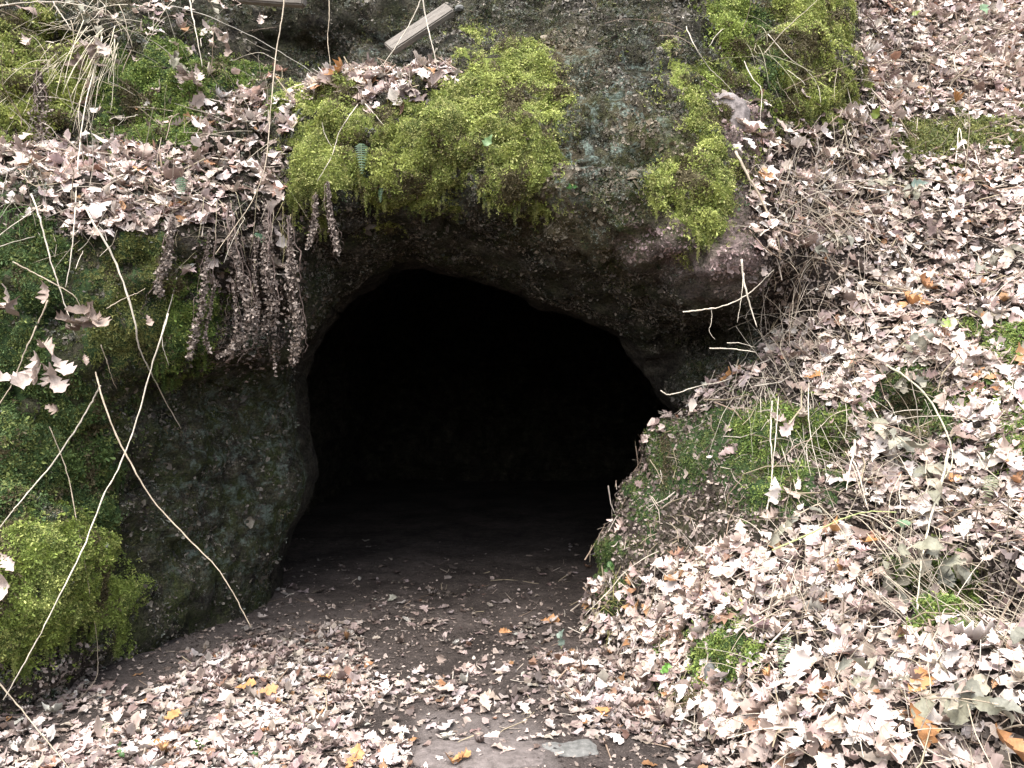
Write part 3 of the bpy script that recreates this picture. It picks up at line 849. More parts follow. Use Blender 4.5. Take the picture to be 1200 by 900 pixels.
def cushion_mat(name, c0, c1):
    return noise_mat(name, 60, c0, c1, 0.95, 0.01)
M_CUSH = {'bright': cushion_mat('bright_moss_bed', (.05, .06, .012), (.15, .18, .035)), 'dark': cushion_mat('dark_moss_bed', (.008, .018, .006), (.035, .06, .018))}
TC = {'bright': [(.42, .45, .13), (.33, .37, .09), (.23, .275, .065), (.47, .475, .17), (.14, .175, .045)],
      'lime': [(.32, .385, .085), (.24, .305, .06), (.17, .22, .045), (.40, .43, .13), (.11, .15, .035)],
      'green': [(.18, .245, .05), (.11, .17, .035), (.25, .30, .075), (.06, .105, .025)],
      'dark': [(.105, .155, .04), (.065, .11, .03), (.17, .20, .055), (.11, .17, .06)],
      'olive': [(.16, .175, .045), (.10, .12, .035), (.22, .22, .065)]}
MOSS = [  # label, tone, thickness, tuft size, density per m2, region
    ('thick yellow green moss mat draped over the cave brow', 'bright', .055, .024, 9500, [(335, 165), (350, 125), (400, 98), (420, 128), (470, 132), (525, 98), (555, 60), (610, 62), (640, 95), (642, 190), (628, 225), (604, 205), (590, 235), (570, 215), (535, 208), (505, 238), (440, 240), (400, 225), (385, 245), (345, 240)]),
    ('narrow yellow green moss ridge running down the rock edge above the hillside', 'bright', .05, .024, 10000, [(790, 62), (812, 85), (838, 150), (860, 205), (858, 228), (838, 238), (835, 262), (815, 258), (790, 240), (783, 212), (800, 192), (822, 182), (812, 140), (798, 100)]),
    ('yellow green moss covering the rock crest between brow and hillside', 'bright', .045, .026, 7500, [(918, -60), (975, -60), (982, 40), (1000, 90), (995, 128), (940, 138), (922, 100), (905, 40)]),
    ('slanting yellow moss strip on the rock crest, facing the brow', 'lime', .04, .026, 7500, [(836, -60), (870, -60), (874, 25), (898, 95), (912, 125), (882, 114), (862, 108), (846, 55)]),
    ('dark moss hollow between two yellow moss strips of the rock crest', 'dark', .02, .026, 6000, [(872, 10), (905, 0), (915, 60), (925, 120), (900, 105), (880, 50)]),
    ('short moss fringe right under the start of the narrow moss ridge', 'lime', .03, .024, 7000, [(812, 80), (835, 85), (860, 112), (852, 130), (838, 128)]),
    ('rounded bright moss cushion capping the low boulder before the dark cave wall', 'lime', .07, .027, 9500, [(-250, 640), (20, 605), (90, 608), (125, 635), (150, 690), (142, 738), (110, 735), (75, 762), (30, 775), (-250, 800)]),
    ('dark feathery moss on the bank just above the rounded moss cushion', 'dark', .05, .032, 6000, [(-250, 470), (30, 480), (90, 440), (125, 470), (145, 530), (120, 605), (60, 612), (-250, 640)]),
    ('deep green moss face under the leaf covered ledge', 'dark', .035, .028, 5000, [(-250, 245), (25, 248), (75, 290), (85, 350), (60, 410), (60, 470), (-250, 470)]),
    ('olive moss patch on the bank beside hanging roots', 'olive', .03, .024, 4200, [(95, 290), (200, 285), (215, 340), (190, 420), (120, 430), (95, 370)]),
    ('small bright green moss clump on the bank between stems and hanging roots', 'green', .05, .028, 8000, [(195, 325), (235, 312), (245, 350), (232, 395), (200, 425), (188, 380)]),
    ('bright moss tussock above the ledge of dry leaves', 'bright', .06, .028, 8000, [(-250, 20), (30, 18), (65, 50), (110, 65), (95, 110), (45, 160), (-250, 172)]),
    ('green moss behind the dry grass above the leaf ledge', 'green', .045, .026, 6500, [(110, 70), (160, 60), (200, 50), (290, 85), (305, 108), (240, 120), (222, 170), (130, 185), (110, 140)]),
    ('small moss tussock with a dark hollow at the foot of the hillside', 'green', .09, .032, 9500, [(815, 745), (850, 735), (872, 755), (868, 785), (845, 790), (820, 815), (800, 800)]),
    ('mossy step crossing the upper hillside', 'olive', .05, .032, 8000, [(1050, 152), (1110, 140), (1190, 146), (1330, 140), (1330, 178), (1060, 182)]),
    ('low dark green moss on the hillside shoulder by the cave mouth', 'dark', .010, .019, 4200, [(735, 570), (790, 495), (850, 470), (900, 470), (990, 480), (1000, 560), (930, 610), (880, 585), (820, 560), (760, 605)]),
    ('brighter moss tufts hanging below dry stems on the hillside shoulder', 'green', .03, .026, 4200, [(860, 480), (930, 472), (985, 478), (990, 530), (950, 560), (905, 590), (880, 540)]),
    ('dark moss pocket among bramble leaves on the hillside', 'dark', .04, .030, 6000, [(1030, 445), (1090, 425), (1110, 500), (1060, 520)]),
    ('green moss patch where the hillside bramble thins out', 'green', .05, .030, 7500, [(1150, 395), (1320, 375), (1320, 425), (1155, 435)]),
    ('green moss hummock beneath pale oak leaves on the hillside', 'green', .05, .030, 7500, [(1170, 470), (1320, 455), (1320, 530), (1180, 520)]),
    ('moss hummock under hanging bramble leaves low on the hillside', 'green', .06, .030, 8000, [(1070, 675), (1130, 668), (1142, 715), (1085, 728)]),
    ('thin dark moss along the hillside edge at the cave floor', 'dark', .03, .022, 5000, [(690, 700), (700, 640), (722, 625), (735, 660), (722, 705)]),
]
DOWN = np.array([0, -.25, -.9])
LUMP = np.clip(1.5 * fbm(V, 6, 3, 33), -1, 1)
RAG = fbm(V, 12, 3, 35)
def largest(q, nv):
    lab = np.arange(nv)
    while True:
        m_ = lab[q].min(1)
        new = lab.copy()
        for c_ in range(4): np.minimum.at(new, q[:, c_], m_)
        if (new == lab).all(): break
        lab = new
    fl_ = lab[q[:, 0]]
    return fl_ == np.bincount(fl_).argmax()
KM = (~chamber) & (NV[:, 1] < .5)
for label, tone, thick, ts, dens, poly in MOSS:
    A_ = np.array(poly); rag = .5 * min(70, float(min(np.ptp(A_[:, 0]), np.ptp(A_[:, 1]))))
    m = pm(poly, 12, rag * 1.25) * KM * np.clip(1.1 + 2.2 * RAG, 0, 1)
    mo = pm(poly, 30, rag * 1.5) * KM * np.clip(.9 + 2.2 * RAG, 0, 1)      # loose outliers
    lump = .5 + .5 * LUMP
    hgt = (thick * (.25 + .5 * lump)) * np.clip(m * 1.3 - .3, -.2, 1)
    q = Q[(m[Q] > .08).any(1)]
    usd, inv = np.unique(q, return_inverse=True)
    CV = V[usd] + NV[usd] * hgt[usd][:, None]
    q = inv.reshape(q.shape)
    q = q[largest(q, len(usd))]
    bed = link('moss_mat', mesh_np('moss_mat', CV, q, M_CUSH['bright' if tone in ('bright', 'lime') else 'dark'], True), None, label, 'moss')
    fm = ((m + mo)[Q] > .05).any(1) & inframe(uv[Q].mean(1), 50)
    q = Q[fm]
    usd, inv = np.unique(q, return_inverse=True)
    S_ = Surf(V[usd] + NV[usd] * np.maximum(hgt[usd], 0)[:, None], inv.reshape(q.shape))
    mk = np.clip(m[usd][S_.T].mean(1) * 1.25 - .15, 0, 1)
    mk = np.maximum(mk, .35 * mo[usd][S_.T].mean(1))
    cen = (S_.A + S_.B + S_.C) / 3
    patch = fbm(cen, 7, 3, 77)
    nv_ = NV[usd][S_.T[:, 0]]
    view = cen - np.array([0, 0, CAMZ]); view /= np.linalg.norm(view, axis=1, keepdims=True)
    d = mk * np.clip(1.0 + 1.5 * patch, .10, 1.6) * ((nv_ * view).sum(1) < .35)
    P, Nn, f = S_.sample(dens * 3.6, d)
    Nn = nv_[f]
    Nd = Nn + .6 * DOWN * (1 - np.clip(Nn[:, 2:3], 0, 1)) + np.array([0, 0, .15])
    Nd = tilt(Nd / np.linalg.norm(Nd, axis=1, keepdims=True), .28)
    pal = np.array(TC[tone], np.float32)
    pn = fbm(P, 9, 2, 55)
    pi = np.clip(((.5 - .5 * pn) * len(pal) + RNG.normal(0, .9, len(P))).astype(int), 0, len(pal) - 1)
    brn = fbm(P, 5, 3, 59) + RNG.normal(0, .14, len(P)) > .27
    cc = np.where(brn[:, None], np.array([.115, .095, .045], np.float32), pal[pi]) * RNG.normal(1, .14, (len(P), 1)).astype(np.float32)
    sz = .52 * ts * np.clip(RNG.lognormal(0, .38, len(P)), .4, 2.4) * (1 + .4 * pn)
    npr = 6 if tone != 'dark' else 10
    # ragged strands hanging from the lower edge
    if thick >= .045:
        e_ = np.where((m > .25) & (m < .75) & (NV[:, 2] < .25) & (uv[:, 1] > np.array(poly)[:, 1].mean()) & inframe(uv, 30))[0]
        if len(e_):
            e_ = RNG.choice(e_, min(len(e_), 90))
            for e in e_:
                L_ = RNG.uniform(.03, .11); k_ = int(L_ / .0035)
                t_ = np.linspace(0, 1, k_)[:, None]
                pp = V[e] + NV[e] * .02 + np.array([0, 0, -1.]) * t_ * L_ + RNG.normal(0, .004, (k_, 3))
                P = np.concatenate([P, pp]); Nd = np.concatenate([Nd, tilt(np.tile([0, -.6, -.8], (k_, 1)), .4)])
                sz = np.concatenate([sz, .5 * ts * (1.1 - .6 * t_[:, 0])])
                cc = np.concatenate([cc, np.tile(pal[RNG.integers(0, len(pal))], (k_, 1)) * .85])
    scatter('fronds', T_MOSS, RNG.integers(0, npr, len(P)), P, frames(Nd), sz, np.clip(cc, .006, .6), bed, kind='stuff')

# small crusts, liverworts and dead moss over the bare rock
ck = np.concatenate([fb | fl | fw, fb | fl | fw]) & inframe(RS.uv, 60) & (RS.N[:, 1] < .4)
cd_ = np.where(np.concatenate([fw, fw]), .25, 1.0) * np.clip(.5 + 2.2 * fbm((RS.A + RS.B + RS.C) / 3, 4.5, 3, 88), .0, 1.6) * ck
cd_ *= np.where(RS.N[:, 2] < -.35, .15, 1) * (1 - .75 * red[RS.T].mean(1))
P, Nn, f = RS.sample(8000, cd_)
pal = np.array([(.04, .034, .022), (.06, .06, .03), (.10, .09, .055), (.19, .20, .16), (.035, .055, .02), (.13, .135, .05), (.17, .135, .085)], np.float32)
cn = fbm(P, 4, 3, 14)
pi = np.clip(((.5 + .7 * cn) * len(pal) + RNG.normal(0, 1.3, len(P))).astype(int), 0, len(pal) - 1)
scatter('rock_crust', T_MOSS, RNG.integers(0, 6, len(P)), P, frames(tilt(Nn, .4)), .0095 * RNG.lognormal(0, .45, len(P)), pal[pi], label='crusty liverworts and dead moss specks over the bare rock', cat='moss', kind='stuff')
# weathered grains and flakes standing proud of the sandstone
gk = np.where(np.concatenate([fw, fw]), .35, np.where(np.concatenate([fb, fb]), 1.0, .3)) * np.concatenate([fb | fl | fw, fb | fl | fw]) * inframe(RS.uv, 60) * (RS.N[:, 1] < .4)
gk *= np.clip(.55 + 2.0 * fbm((RS.A + RS.B + RS.C) / 3, 6.5, 3, 98), 0, 1.5)
P, Nn, f = RS.sample(5200, gk)
rr_ = red[RS.T[f, 0]][:, None]
oo_ = ochre[RS.T[f, 0]][:, None]
g0 = np.array([(.06, .05, .04), (.10, .085, .067), (.15, .13, .10), (.045, .045, .035), (.19, .165, .13)], np.float32)[RNG.integers(0, 5, len(P))]
gc_ = g0 * (1 - rr_) * (1 - .6 * oo_) + rr_ * np.array([.30, .215, .20]) + .6 * oo_ * (1 - rr_) * np.array([.19, .145, .08])
scatter('rock_grit', T_LEAF, RNG.integers(17, 22, len(P)), P, frames(tilt(Nn, .45)), .015 * RNG.lognormal(0, .5, len(P)), np.clip(gc_ * RNG.normal(1, .2, (len(P), 1)), .01, .6), label='weathered flakes and grains over the bare sandstone face', cat='rock flakes', kind='stuff')
# crumbled earth, needles and scraps of leaf on the bare hillside shoulder
sl_ = soil[RS.T].mean(1) * ~np.concatenate([fc, fc])
sh_ = np.maximum(np.concatenate([fh, fh]) * 1.0, sl_) * inframe(RS.uv, 40)
P, Nn, f = RS.sample(2600, sh_ * np.clip(1.1 - dr, .15, 1))
pal = np.array([(.10, .075, .06), (.17, .13, .105), (.28, .22, .185), (.06, .045, .035), (.36, .29, .25)], np.float32)
scatter('soil_crumbs', T_LEAF, RNG.integers(17, 22, len(P)), P + Nn * .004, frames(tilt(Nn, .5)), .021 * RNG.lognormal(0, .4, len(P)), pal[RNG.integers(0, 5, len(P))], label='crumbled leaf scraps and earth crumbs on bare hillside and bank', cat='soil', kind='stuff')

# crumbs of twig, stalk and leaf on litter and path
def stick(rs):
    v, f = [], []
    b = rs.uniform(-.15, .15)
    for i, t in enumerate((0, .5, 1)):
        r = .022 * (1 - .5 * t)
        for k in range(3):
            a = k * 2.094
            v.append((t - .5, r * math.cos(a) + b * (1 if i == 1 else 0), r * math.sin(a)))
    for i in (0, 1):
        for k in range(3):
            a, c = 3 * i + k, 3 * i + (k + 1) % 3
            f += [(a, c, c + 3), (a, c + 3, a + 3)]
    return np.array(v, np.float32), np.array(f, np.int32)
rs = random.Random(8)
STK = [stick(rs) for _ in range(5)]
dr2 = np.clip(dr, 0, 1) + .25 * np.concatenate([fh, fh]) * inframe(RS.uv)
Pa, Na, _ = RS.sample(420, dr2)
Pb, Nb_, _ = GS.sample(110, np.clip(dg_, .1, 1) * (GS.uv[:, 1] > 660))
P = np.concatenate([Pa, Pb]); Nn = np.concatenate([Na, Nb_])
zz = np.where(np.arange(len(P)) < len(Pa), .05, .012) * RNG.random(len(P))
P = P + Nn * zz[:, None]
sc_ = np.array([(.42, .35, .28), (.55, .48, .40), (.25, .18, .13), (.33, .27, .18), (.12, .085, .06)], np.float32)
T_STICK = proto_set('stick_shapes', STK, M_STEMI)
scatter('twig_litter', T_STICK, RNG.integers(0, 5, len(P)), P, frames(tilt(Nn, .3)), np.clip(RNG.lognormal(math.log(.085), .6, len(P)), .03, .30), sc_[RNG.integers(0, 5, len(P))], label='scattered twig bits and broken stalks among the fallen leaves', cat='twigs', kind='stuff')
gs_ = np.clip(dg_, .25, 1) * np.exp(-np.clip(gcy - 5.4, 0, 9) / .6) * inframe(GS.uv, 60)
P, Nn, f = GS.sample(2200, gs_)
pal = np.array([(.10, .08, .07), (.20, .155, .13), (.30, .24, .20), (.06, .048, .042), (.38, .31, .265)], np.float32)
scatter('path_crumbs', T_LEAF, RNG.integers(17, 22, len(P)), P + Nn * .003, frames(tilt(Nn, .25)), .019 * RNG.lognormal(0, .45, len(P)), pal[RNG.integers(0, 5, len(P))], label='crumbled leaf scraps trodden into the path earth', cat='soil', kind='stuff')

# ------------------------------------------------------------------ stems
def smooth_path(pts, n=6):
    p = np.array(pts, float)
    if len(p) < 3: 
        t = np.linspace(0, 1, n + 1)[:, None]
        return p[0] * (1 - t) + p[1] * t
    q = np.vstack([2 * p[0] - p[1], p, 2 * p[-1] - p[-2]])
    out = []
    for i in range(1, len(q) - 2):
        for t in np.arange(n) / n:
            a, b, c, d = q[i - 1], q[i], q[i + 1], q[i + 2]
            out.append(.5 * (2 * b + (c - a) * t + (2 * a - 5 * b + 4 * c - d) * t * t + (3 * b - a - 3 * c + d) * t ** 3))
    out.append(p[-1])
    return np.array(out)

def tube(path, r0, r1, sides=5, knob=.12):
    n = len(path)
    tg = np.gradient(path, axis=0)
    tg /= np.maximum(np.linalg.norm(tg, axis=1, keepdims=True), 1e-9)
    ref = np.array([.31, .22, .92])
    A = np.cross(tg, ref); A /= np.maximum(np.linalg.norm(A, axis=1, keepdims=True), 1e-6)
    B = np.cross(tg, A)
    r = np.linspace(r0, r1, n) * (1 + knob * RNG.normal(size=n))
    a = np.arange(sides) * 2 * math.pi / sides
    v = path[:, None, :] + r[:, None, None] * (np.cos(a)[None, :, None] * A[:, None, :] + np.sin(a)[None, :, None] * B[:, None, :])
    i = np.arange(n - 1)[:, None] * sides; k = np.arange(sides)[None]; k2 = (k + 1) % sides
    q = np.stack([i + k, i + k2, i + sides + k2, i + sides + k], -1).reshape(-1, 4)
    f = np.concatenate([q[:, [0, 1, 2]], q[:, [0, 2, 3]]])
    v = v.reshape(-1, 3)
    ends = np.array([path[0], path[-1]])
    nv = len(v)
    kk = np.arange(sides)
    c0 = np.stack([np.full(sides, nv), (kk + 1) % sides, kk], 1)
    c1 = np.stack([np.full(sides, nv + 1), (n - 1) * sides + kk, (n - 1) * sides + (kk + 1) % sides], 1)
    return np.vstack([v, ends]), np.concatenate([f, c0, c1])

def stem_mesh(name, path, r0, r1, col):
    v, f = tube(path, r0, r1)
    c = np.tile(np.array(col, np.float32), (len(v), 1)) * (1 + .45 * fbm(v, 22, 3, 5))[:, None]
    return mesh_np(name, v, f, M_STEM, True, None, np.clip(c, .02, .8))

PALE, TAN, BROWN, GREENISH = (.50, .44, .35), (.38, .31, .225), (.22, .155, .11), (.36, .40, .16)
def traced(pts, off):
    """points (u, v[, depth]) -> world path standing off in front of the surface"""
    out = []
    for p in pts:
        if len(p) == 3:
            out.append(px(*p))
        else:
            L, nn = hit(*p)
            c = np.array([0, 0, CAMZ])
            d = (L - c) / np.linalg.norm(L - c)
            out.append(L - d * off)
    o = np.array(out)
    if len(o) > 2:                       # even the stand-off out along the stem
        y = o[:, 1].copy()
        for _ in range(2):
            y[1:-1] = .25 * y[:-2] + .5 * y[1:-1] + .25 * y[2:]
        free = np.array([len(p) == 2 for p in pts])
        s = np.where(free, np.minimum(y / o[:, 1], 1.0), 1.0)
        c = np.array([0, 0, CAMZ])
        o = c + (o - c) * s[:, None]
    return o

STEMS = [  # label, colour, radius, stand-off, points
    ('thick pale bramble stem hanging from the ledge and ending in a straight tip', PALE, .0075, .10, [(98, 240), (110, 262), (137, 310), (157, 373), (163, 407), (177, 437), (195, 472), (212, 502)]),
    ('pale stem leaning across the deep green moss face to a curled dead leaf', PALE, .006, .09, [(37, 228), (47, 257), (58, 300), (68, 332), (77, 360), (88, 392)]),
    ('pale upright stem joining the leaf ledge to the curled dead leaf', PALE, .006, .10, [(112, 75), (100, 125), (92, 185), (88, 250), (83, 300), (77, 337)]),
    ('tan stem slanting down from the curled dead leaf past the moss', TAN, .0055, .14, [(56, 352), (45, 378), (30, 410), (15, 448), (-6, 482)]),
    ('long pale stem crossing the rounded moss cushion from the bank to the earth', PALE, .006, .22, [(197, 368), (190, 392, 4.15), (177, 432, 4.15), (158, 500, 4.1), (138, 550, 4.0), (120, 584, 3.9), (95, 647, 3.6), (58, 722, 3.4), (30, 775, 3.35), (4, 820, 3.35)]),
    ('brown bowed stem hanging free before the dark cave wall', TAN, .006, .12, [(112, 436), (118, 460, 4.05), (133, 502, 4.0), (153, 542, 4.0), (178, 584, 4.0), (218, 629, 4.0), (253, 664, 4.0), (276, 700, 4.0), (294, 735, 4.0)]),
    ('thin stem trailing over the moss cushion and curling back at its foot', TAN, .0035, .05, [(58, 500), (70, 530), (80, 560), (95, 638), (104, 690), (109, 713), (114, 760), (114, 790), (100, 812), (79, 826)]),
    ('straight stem fallen at the foot of the low boulder', TAN, .0055, .05, [(-6, 795), (20, 825), (50, 862), (84, 905)]),
    ('pale stem slanting over the dark feathery moss', PALE, .006, .09, [(118, 452, 4.2), (108, 470), (91, 500), (60, 545), (27, 584), (10, 605), (-8, 628)]),
    ('arching tan stem tying the curled leaf to the hanging oak leaves', TAN, .0045, .13, [(15, 307), (40, 320), (66, 334), (85, 345), (95, 360), (102, 375)]),
    ('thin side stem reaching from hanging oak leaves to the root tangle', TAN, .0035, .10, [(124, 362), (145, 350), (160, 344), (170, 338)]),
    ('thin straight stem hanging beneath the hanging oak leaves', TAN, .0035, .08, [(118, 404), (126, 425), (130, 440), (136, 455)]),
    ('slim pale stem hooked over the bank beside small green moss clump', PALE, .004, .07, [(207, 325), (200, 355), (192, 380), (190, 395), (192, 410), (198, 428)]),
    ('long dark stem swinging from above down to the hanging roots', TAN, .005, .10, [(334, -8, 4.7), (329, 30, 4.65), (323, 67, 4.6), (317, 133, 4.5), (311, 193, 4.42), (295, 236, 4.4), (272, 270, 4.38), (252, 298, 4.36)]),
    ('slim straight stem hanging before the recessed wall above the brow ledge', TAN, .0045, .25, [(385, -8, 5.3), (386, 20, 5.3), (384, 45, 5.3), (388, 84, 5.2)]),
    ('pale stem dropping onto leaves of the brow ledge', PALE, .006, .1, [(494, -8, 4.8), (500, 25, 4.8), (507, 55, 4.75), (514, 84, 4.75)]),
    ('pale stem leaning across the weathered board to the brow ledge', PALE, .005, .1, [(497, -8, 5.0), (483, 22, 5.0), (468, 48, 4.98), (448, 78, 4.95)]),
    ('pale upright stem above the green moss of the bank', PALE, .006, .2, [(221, -8, 4.9), (226, 20, 4.85), (232, 50, 4.8), (237, 78, 4.8)]),
    ('thin grey runner slanting through the air to the brow ledge', (.33, .30, .25), .0035, .2, [(200, 6, 4.9), (240, 18, 4.9), (290, 40, 4.9), (335, 65, 4.88), (378, 92, 4.85)]),
    ('pale runner lying across the top of the bright tussock', PALE, .005, .10, [(-8, 8, 4.6), (30, 3, 4.6), (62, 2, 4.6), (95, 6, 4.6), (125, 12, 4.6)]),
    ('short pale stalk pointing down into bright tussock', PALE, .006, .10, [(62, 2, 4.6), (70, 15, 4.6), (78, 26, 4.6), (84, 36, 4.6)]),
    ('forked pale twig resting on the draped moss mat', PALE, .0045, .07, [(420, 122), (410, 135), (397, 157), (390, 180), (382, 195), (372, 212)]),
    ('short twig branching from the forked twig on the moss', PALE, .0035, .06, [(377, 140), (380, 155), (386, 168), (391, 174)]),
    ('short stalk beside the brow ledge leaves on the moss', PALE, .004, .06, [(428, 122), (438, 133), (450, 147)]),
    ('pale bare twig reaching into the dark cave opening under the brow', PALE, .006, .1, [(801, 366, 4.5), (822, 363, 4.5), (847, 359, 4.5), (875, 346, 4.5), (893, 330, 4.5), (907, 316, 4.48)]),
    ('short straight twig jutting into the cave opening above the lowest twig', PALE, .0055, .1, [(832, 408, 4.6), (858, 409, 4.6), (886, 413, 4.6)]),
    ('thin arched twig just above the short straight twig at the cave opening', PALE, .0035, .1, [(852, 402, 4.6), (868, 402, 4.6), (886, 408, 4.6)]),
    ('lowest pale twig curving out of the hillside into the cave opening', PALE, .005, .1, [(774, 457, 4.65), (781, 462, 4.65), (792, 461, 4.65), (820, 452, 4.65), (838, 449, 4.65), (856, 444, 4.65)]),
    ('upright pale stalk at the hillside edge crossing the brow corner', PALE, .008, .1, [(869, 304, 4.4), (872, 330, 4.4), (879, 358, 4.4), (887, 384, 4.4)]),
    ('thin upright stalk dangling next to the crossing stalks', PALE, .004, .1, [(872, 320, 4.4), (869, 345, 4.4), (864, 378, 4.4)]),
    ('thread of root dangling from the bare twig in the cave opening', PALE, .0025, .1, [(834, 362, 4.5), (834, 376, 4.5), (831, 388, 4.5), (838, 398, 4.5)]),
    ('brown woody stem curving down along the hillside edge', TAN, .010, .08, [(862, 178), (876, 205), (892, 233), (903, 260), (912, 283), (914, 305)]),
    ('bundle stalk hanging straight down the hillside shoulder moss', PALE, .006, .06, [(905, 470), (903, 510), (905, 550), (900, 590), (899, 615)]),
    ('second stalk hanging down the hillside shoulder moss', PALE, .005, .07, [(912, 465), (910, 500), (906, 540), (903, 575), (897, 600)]),
    ('bent thread stalk on moss beside hanging bundle', PALE, .0045, .06, [(948, 448), (947, 480), (950, 510), (955, 535), (962, 562)]),
    ('stout grey green bramble cane arching over the dark moss pocket', (.40, .37, .26), .008, .12, [(1038, 428), (1056, 438), (1076, 454), (1092, 472), (1106, 500), (1114, 520), (1116, 540), (1108, 558), (1092, 572), (1072, 584)]),
    ('tall pale bramble cane leaning up the lower hillside', (.54, .50, .38), .0085, .14, [(1112, 525), (1106, 555), (1098, 580), (1089, 615), (1081, 650), (1077, 685), (1075, 714)]),
    ('green young bramble cane arching over the hillside litter', GREENISH, .006, .12, [(905, 645), (930, 634), (958, 621), (990, 607), (1017, 600), (1050, 600)]),
    ('slim pale stalk falling across the dark hollow on the hillside', PALE, .005, .10, [(1018, 470), (1030, 492), (1045, 520), (1060, 545), (1072, 568)]),
    ('pale stalk beneath the folded bramble leaf on the hillside', PALE, .008, .09, [(1002, 515), (999, 535), (995, 555), (992, 575)]),
    ('forked pale stalk leaning right of the folded bramble leaf', PALE, .006, .09, [(1000, 540), (1008, 560), (1014, 585), (1018, 598)]),
    ('woody twig bent across the litter at the foot of the hillside', (.45, .37, .30), .008, .06, [(965, 760), (990, 748), (1012, 733), (1034, 714)]),
    ('side shoot of the woody twig in the litter', (.50, .44, .37), .006, .06, [(1012, 733), (1030, 735), (1052, 729)]),
    ('long dry stalk lying across the upper hillside litter', TAN, .007, .05, [(945, 228), (980, 250), (1015, 272), (1048, 300)]),
    ('dark fallen stick lying level on the upper hillside', BROWN, .012, .03, [(1158, 62), (1180, 55), (1205, 50), (1230, 48)]),
    ('white bent stalk standing in front of mossy step', PALE, .007, .08, [(1120, 190), (1122, 170), (1124, 150), (1130, 175), (1136, 190)]),
    ('slim stalk slanting over the rock crest moss', PALE, .004, .08, [(800, 20), (812, 50), (830, 78), (850, 98), (868, 120)]),
    ('looping thread stem over the rock crest moss toward pale stone', PALE, .004, .08, [(872, 72), (882, 92), (892, 104), (892, 125), (890, 150)]),
    ('thin runner from the rock crest down into the hillside litter', PALE, .0035, .08, [(900, 40), (925, 68), (945, 82), (958, 100), (962, 120)]),
]
stem_objs = {}
for label, col, r, off, pts in STEMS:
    path = smooth_path(traced(pts, off))
    path += RNG.normal(0, .0012, path.shape)
    stem_objs[label] = link('dry_stem', stem_mesh('dry_stem', path, r * .80, r * .36, col), None, label, 'stem')

def dsurf(x, z):
    i = np.clip(((x - XS[0]) / H).astype(int), 0, DG.shape[0] - 1)
    k = np.clip(((z - ZS[0]) / H).astype(int), 0, DG.shape[1] - 1)
    return DG[i, k]
def keep_off(path, gap):
    lim = dsurf(path[:, 0], path[:, 2]) - gap
    path[:, 1] = np.minimum(path[:, 1], lim)
    return path

def wild(u, v, length, rise, aim=None, curl=.35, step=.035):
    L, nn = hit(u, v)
    d = nn * rise + np.array([0, -.2, .25]) + RNG.normal(0, .45, 3)
    if aim is not None: d = d * .6 + np.array(aim)
    d /= np.linalg.norm(d)
    p = L + nn * .02
    out = [p.copy()]
    for k in range(max(4, int(length / step))):
        d = d + np.array([0, -.02, -.045]) + RNG.normal(0, curl * .16, 3)
        d /= np.linalg.norm(d)
        p = p + d * step
        out.append(p.copy())
    return keep_off(np.array(out), .03)

# dry stalks scattered over the hillside, thickest along its edge by the cave
SPOT = []
for (n_, u0, u1, v0, v1) in [(22, 895, 1000, 215, 330), (24, 915, 1020, 320, 450), (20, 930, 1100, 430, 560), (34, 960, 1195, 560, 760), (26, 900, 1195, 740, 890), (14, 1000, 1195, 0, 140), (24, 1000, 1195, 180, 400), (10, 760, 900, 620, 720), (26, 10, 330, 5, 165), (14, 20, 330, 175, 300), (8, 800, 960, 10, 120)]:
    for _ in range(n_):
        SPOT.append((random.uniform(u0, u1), random.uniform(v0, v1)))
SCOL = [PALE, TAN, (.52, .45, .36), (.38, .32, .24), (.27, .2, .15)]
for u, v in SPOT:
    zone = None
    if u < 400: zone = 'bank above the leaf ledge' if v < 168 else 'leaf ledge'
    elif u < 960 and v < 125: zone = 'mossy rock crest'
    else: zone = near('hill', u, v).replace('by the ', 'hillside by the ').replace('among', 'hillside among').replace('between', 'hillside between').replace('above the green', 'hillside above the green').replace('high above', 'hillside high above').replace('below', 'hillside below')
    _old = 'upper hillside' if v < 215 else 'hillside edge by the cave' if u < 1000 and v < 460 else 'open middle hillside' if v < 560 else 'lower hillside'
    c = random.choice(SCOL)
    r = random.uniform(.0014, .0032)
    path = wild(u, v, random.uniform(.22, .75), random.uniform(.3, 1.0))
    word = 'pale' if c[0] > .45 else 'brown'
    link('grass_stalk', stem_mesh('grass_stalk', path, r, r * .5, c), None, f'thin {word} dry stalk arching from the {zone}', 'stalk', f'thin {word} stalks on the {zone}')

VV, FF, CC, o_ = [], [], [], 0
for k in range(700):
    u, v = random.choice([(random.uniform(0, 335), random.uniform(0, 300)), (random.uniform(870, 1210), random.uniform(180, 900)), (random.uniform(930, 1200), random.uniform(420, 780)), (random.uniform(990, 1210), random.uniform(-10, 200)), (random.gauss(940, 22), random.uniform(220, 460))])
    r = random.uniform(.0012, .0026)
    v_, f_ = tube(wild(u, v, random.uniform(.12, .5), random.uniform(.2, .8), step=.05), r, r * .5, 3)
    VV.append(v_); FF.append(f_ + o_); o_ += len(v_)
    CC.append(np.tile(np.array(random.choice(SCOL), np.float32) * random.uniform(.6, 1.1), (len(v_), 1)))
link('dry_grass', mesh_np('dry_grass', np.concatenate(VV), np.concatenate(FF), M_STEM, True, None, np.concatenate(CC)), label='fine dry grass threads tangled through the hillside litter', cat='grass', kind='stuff')

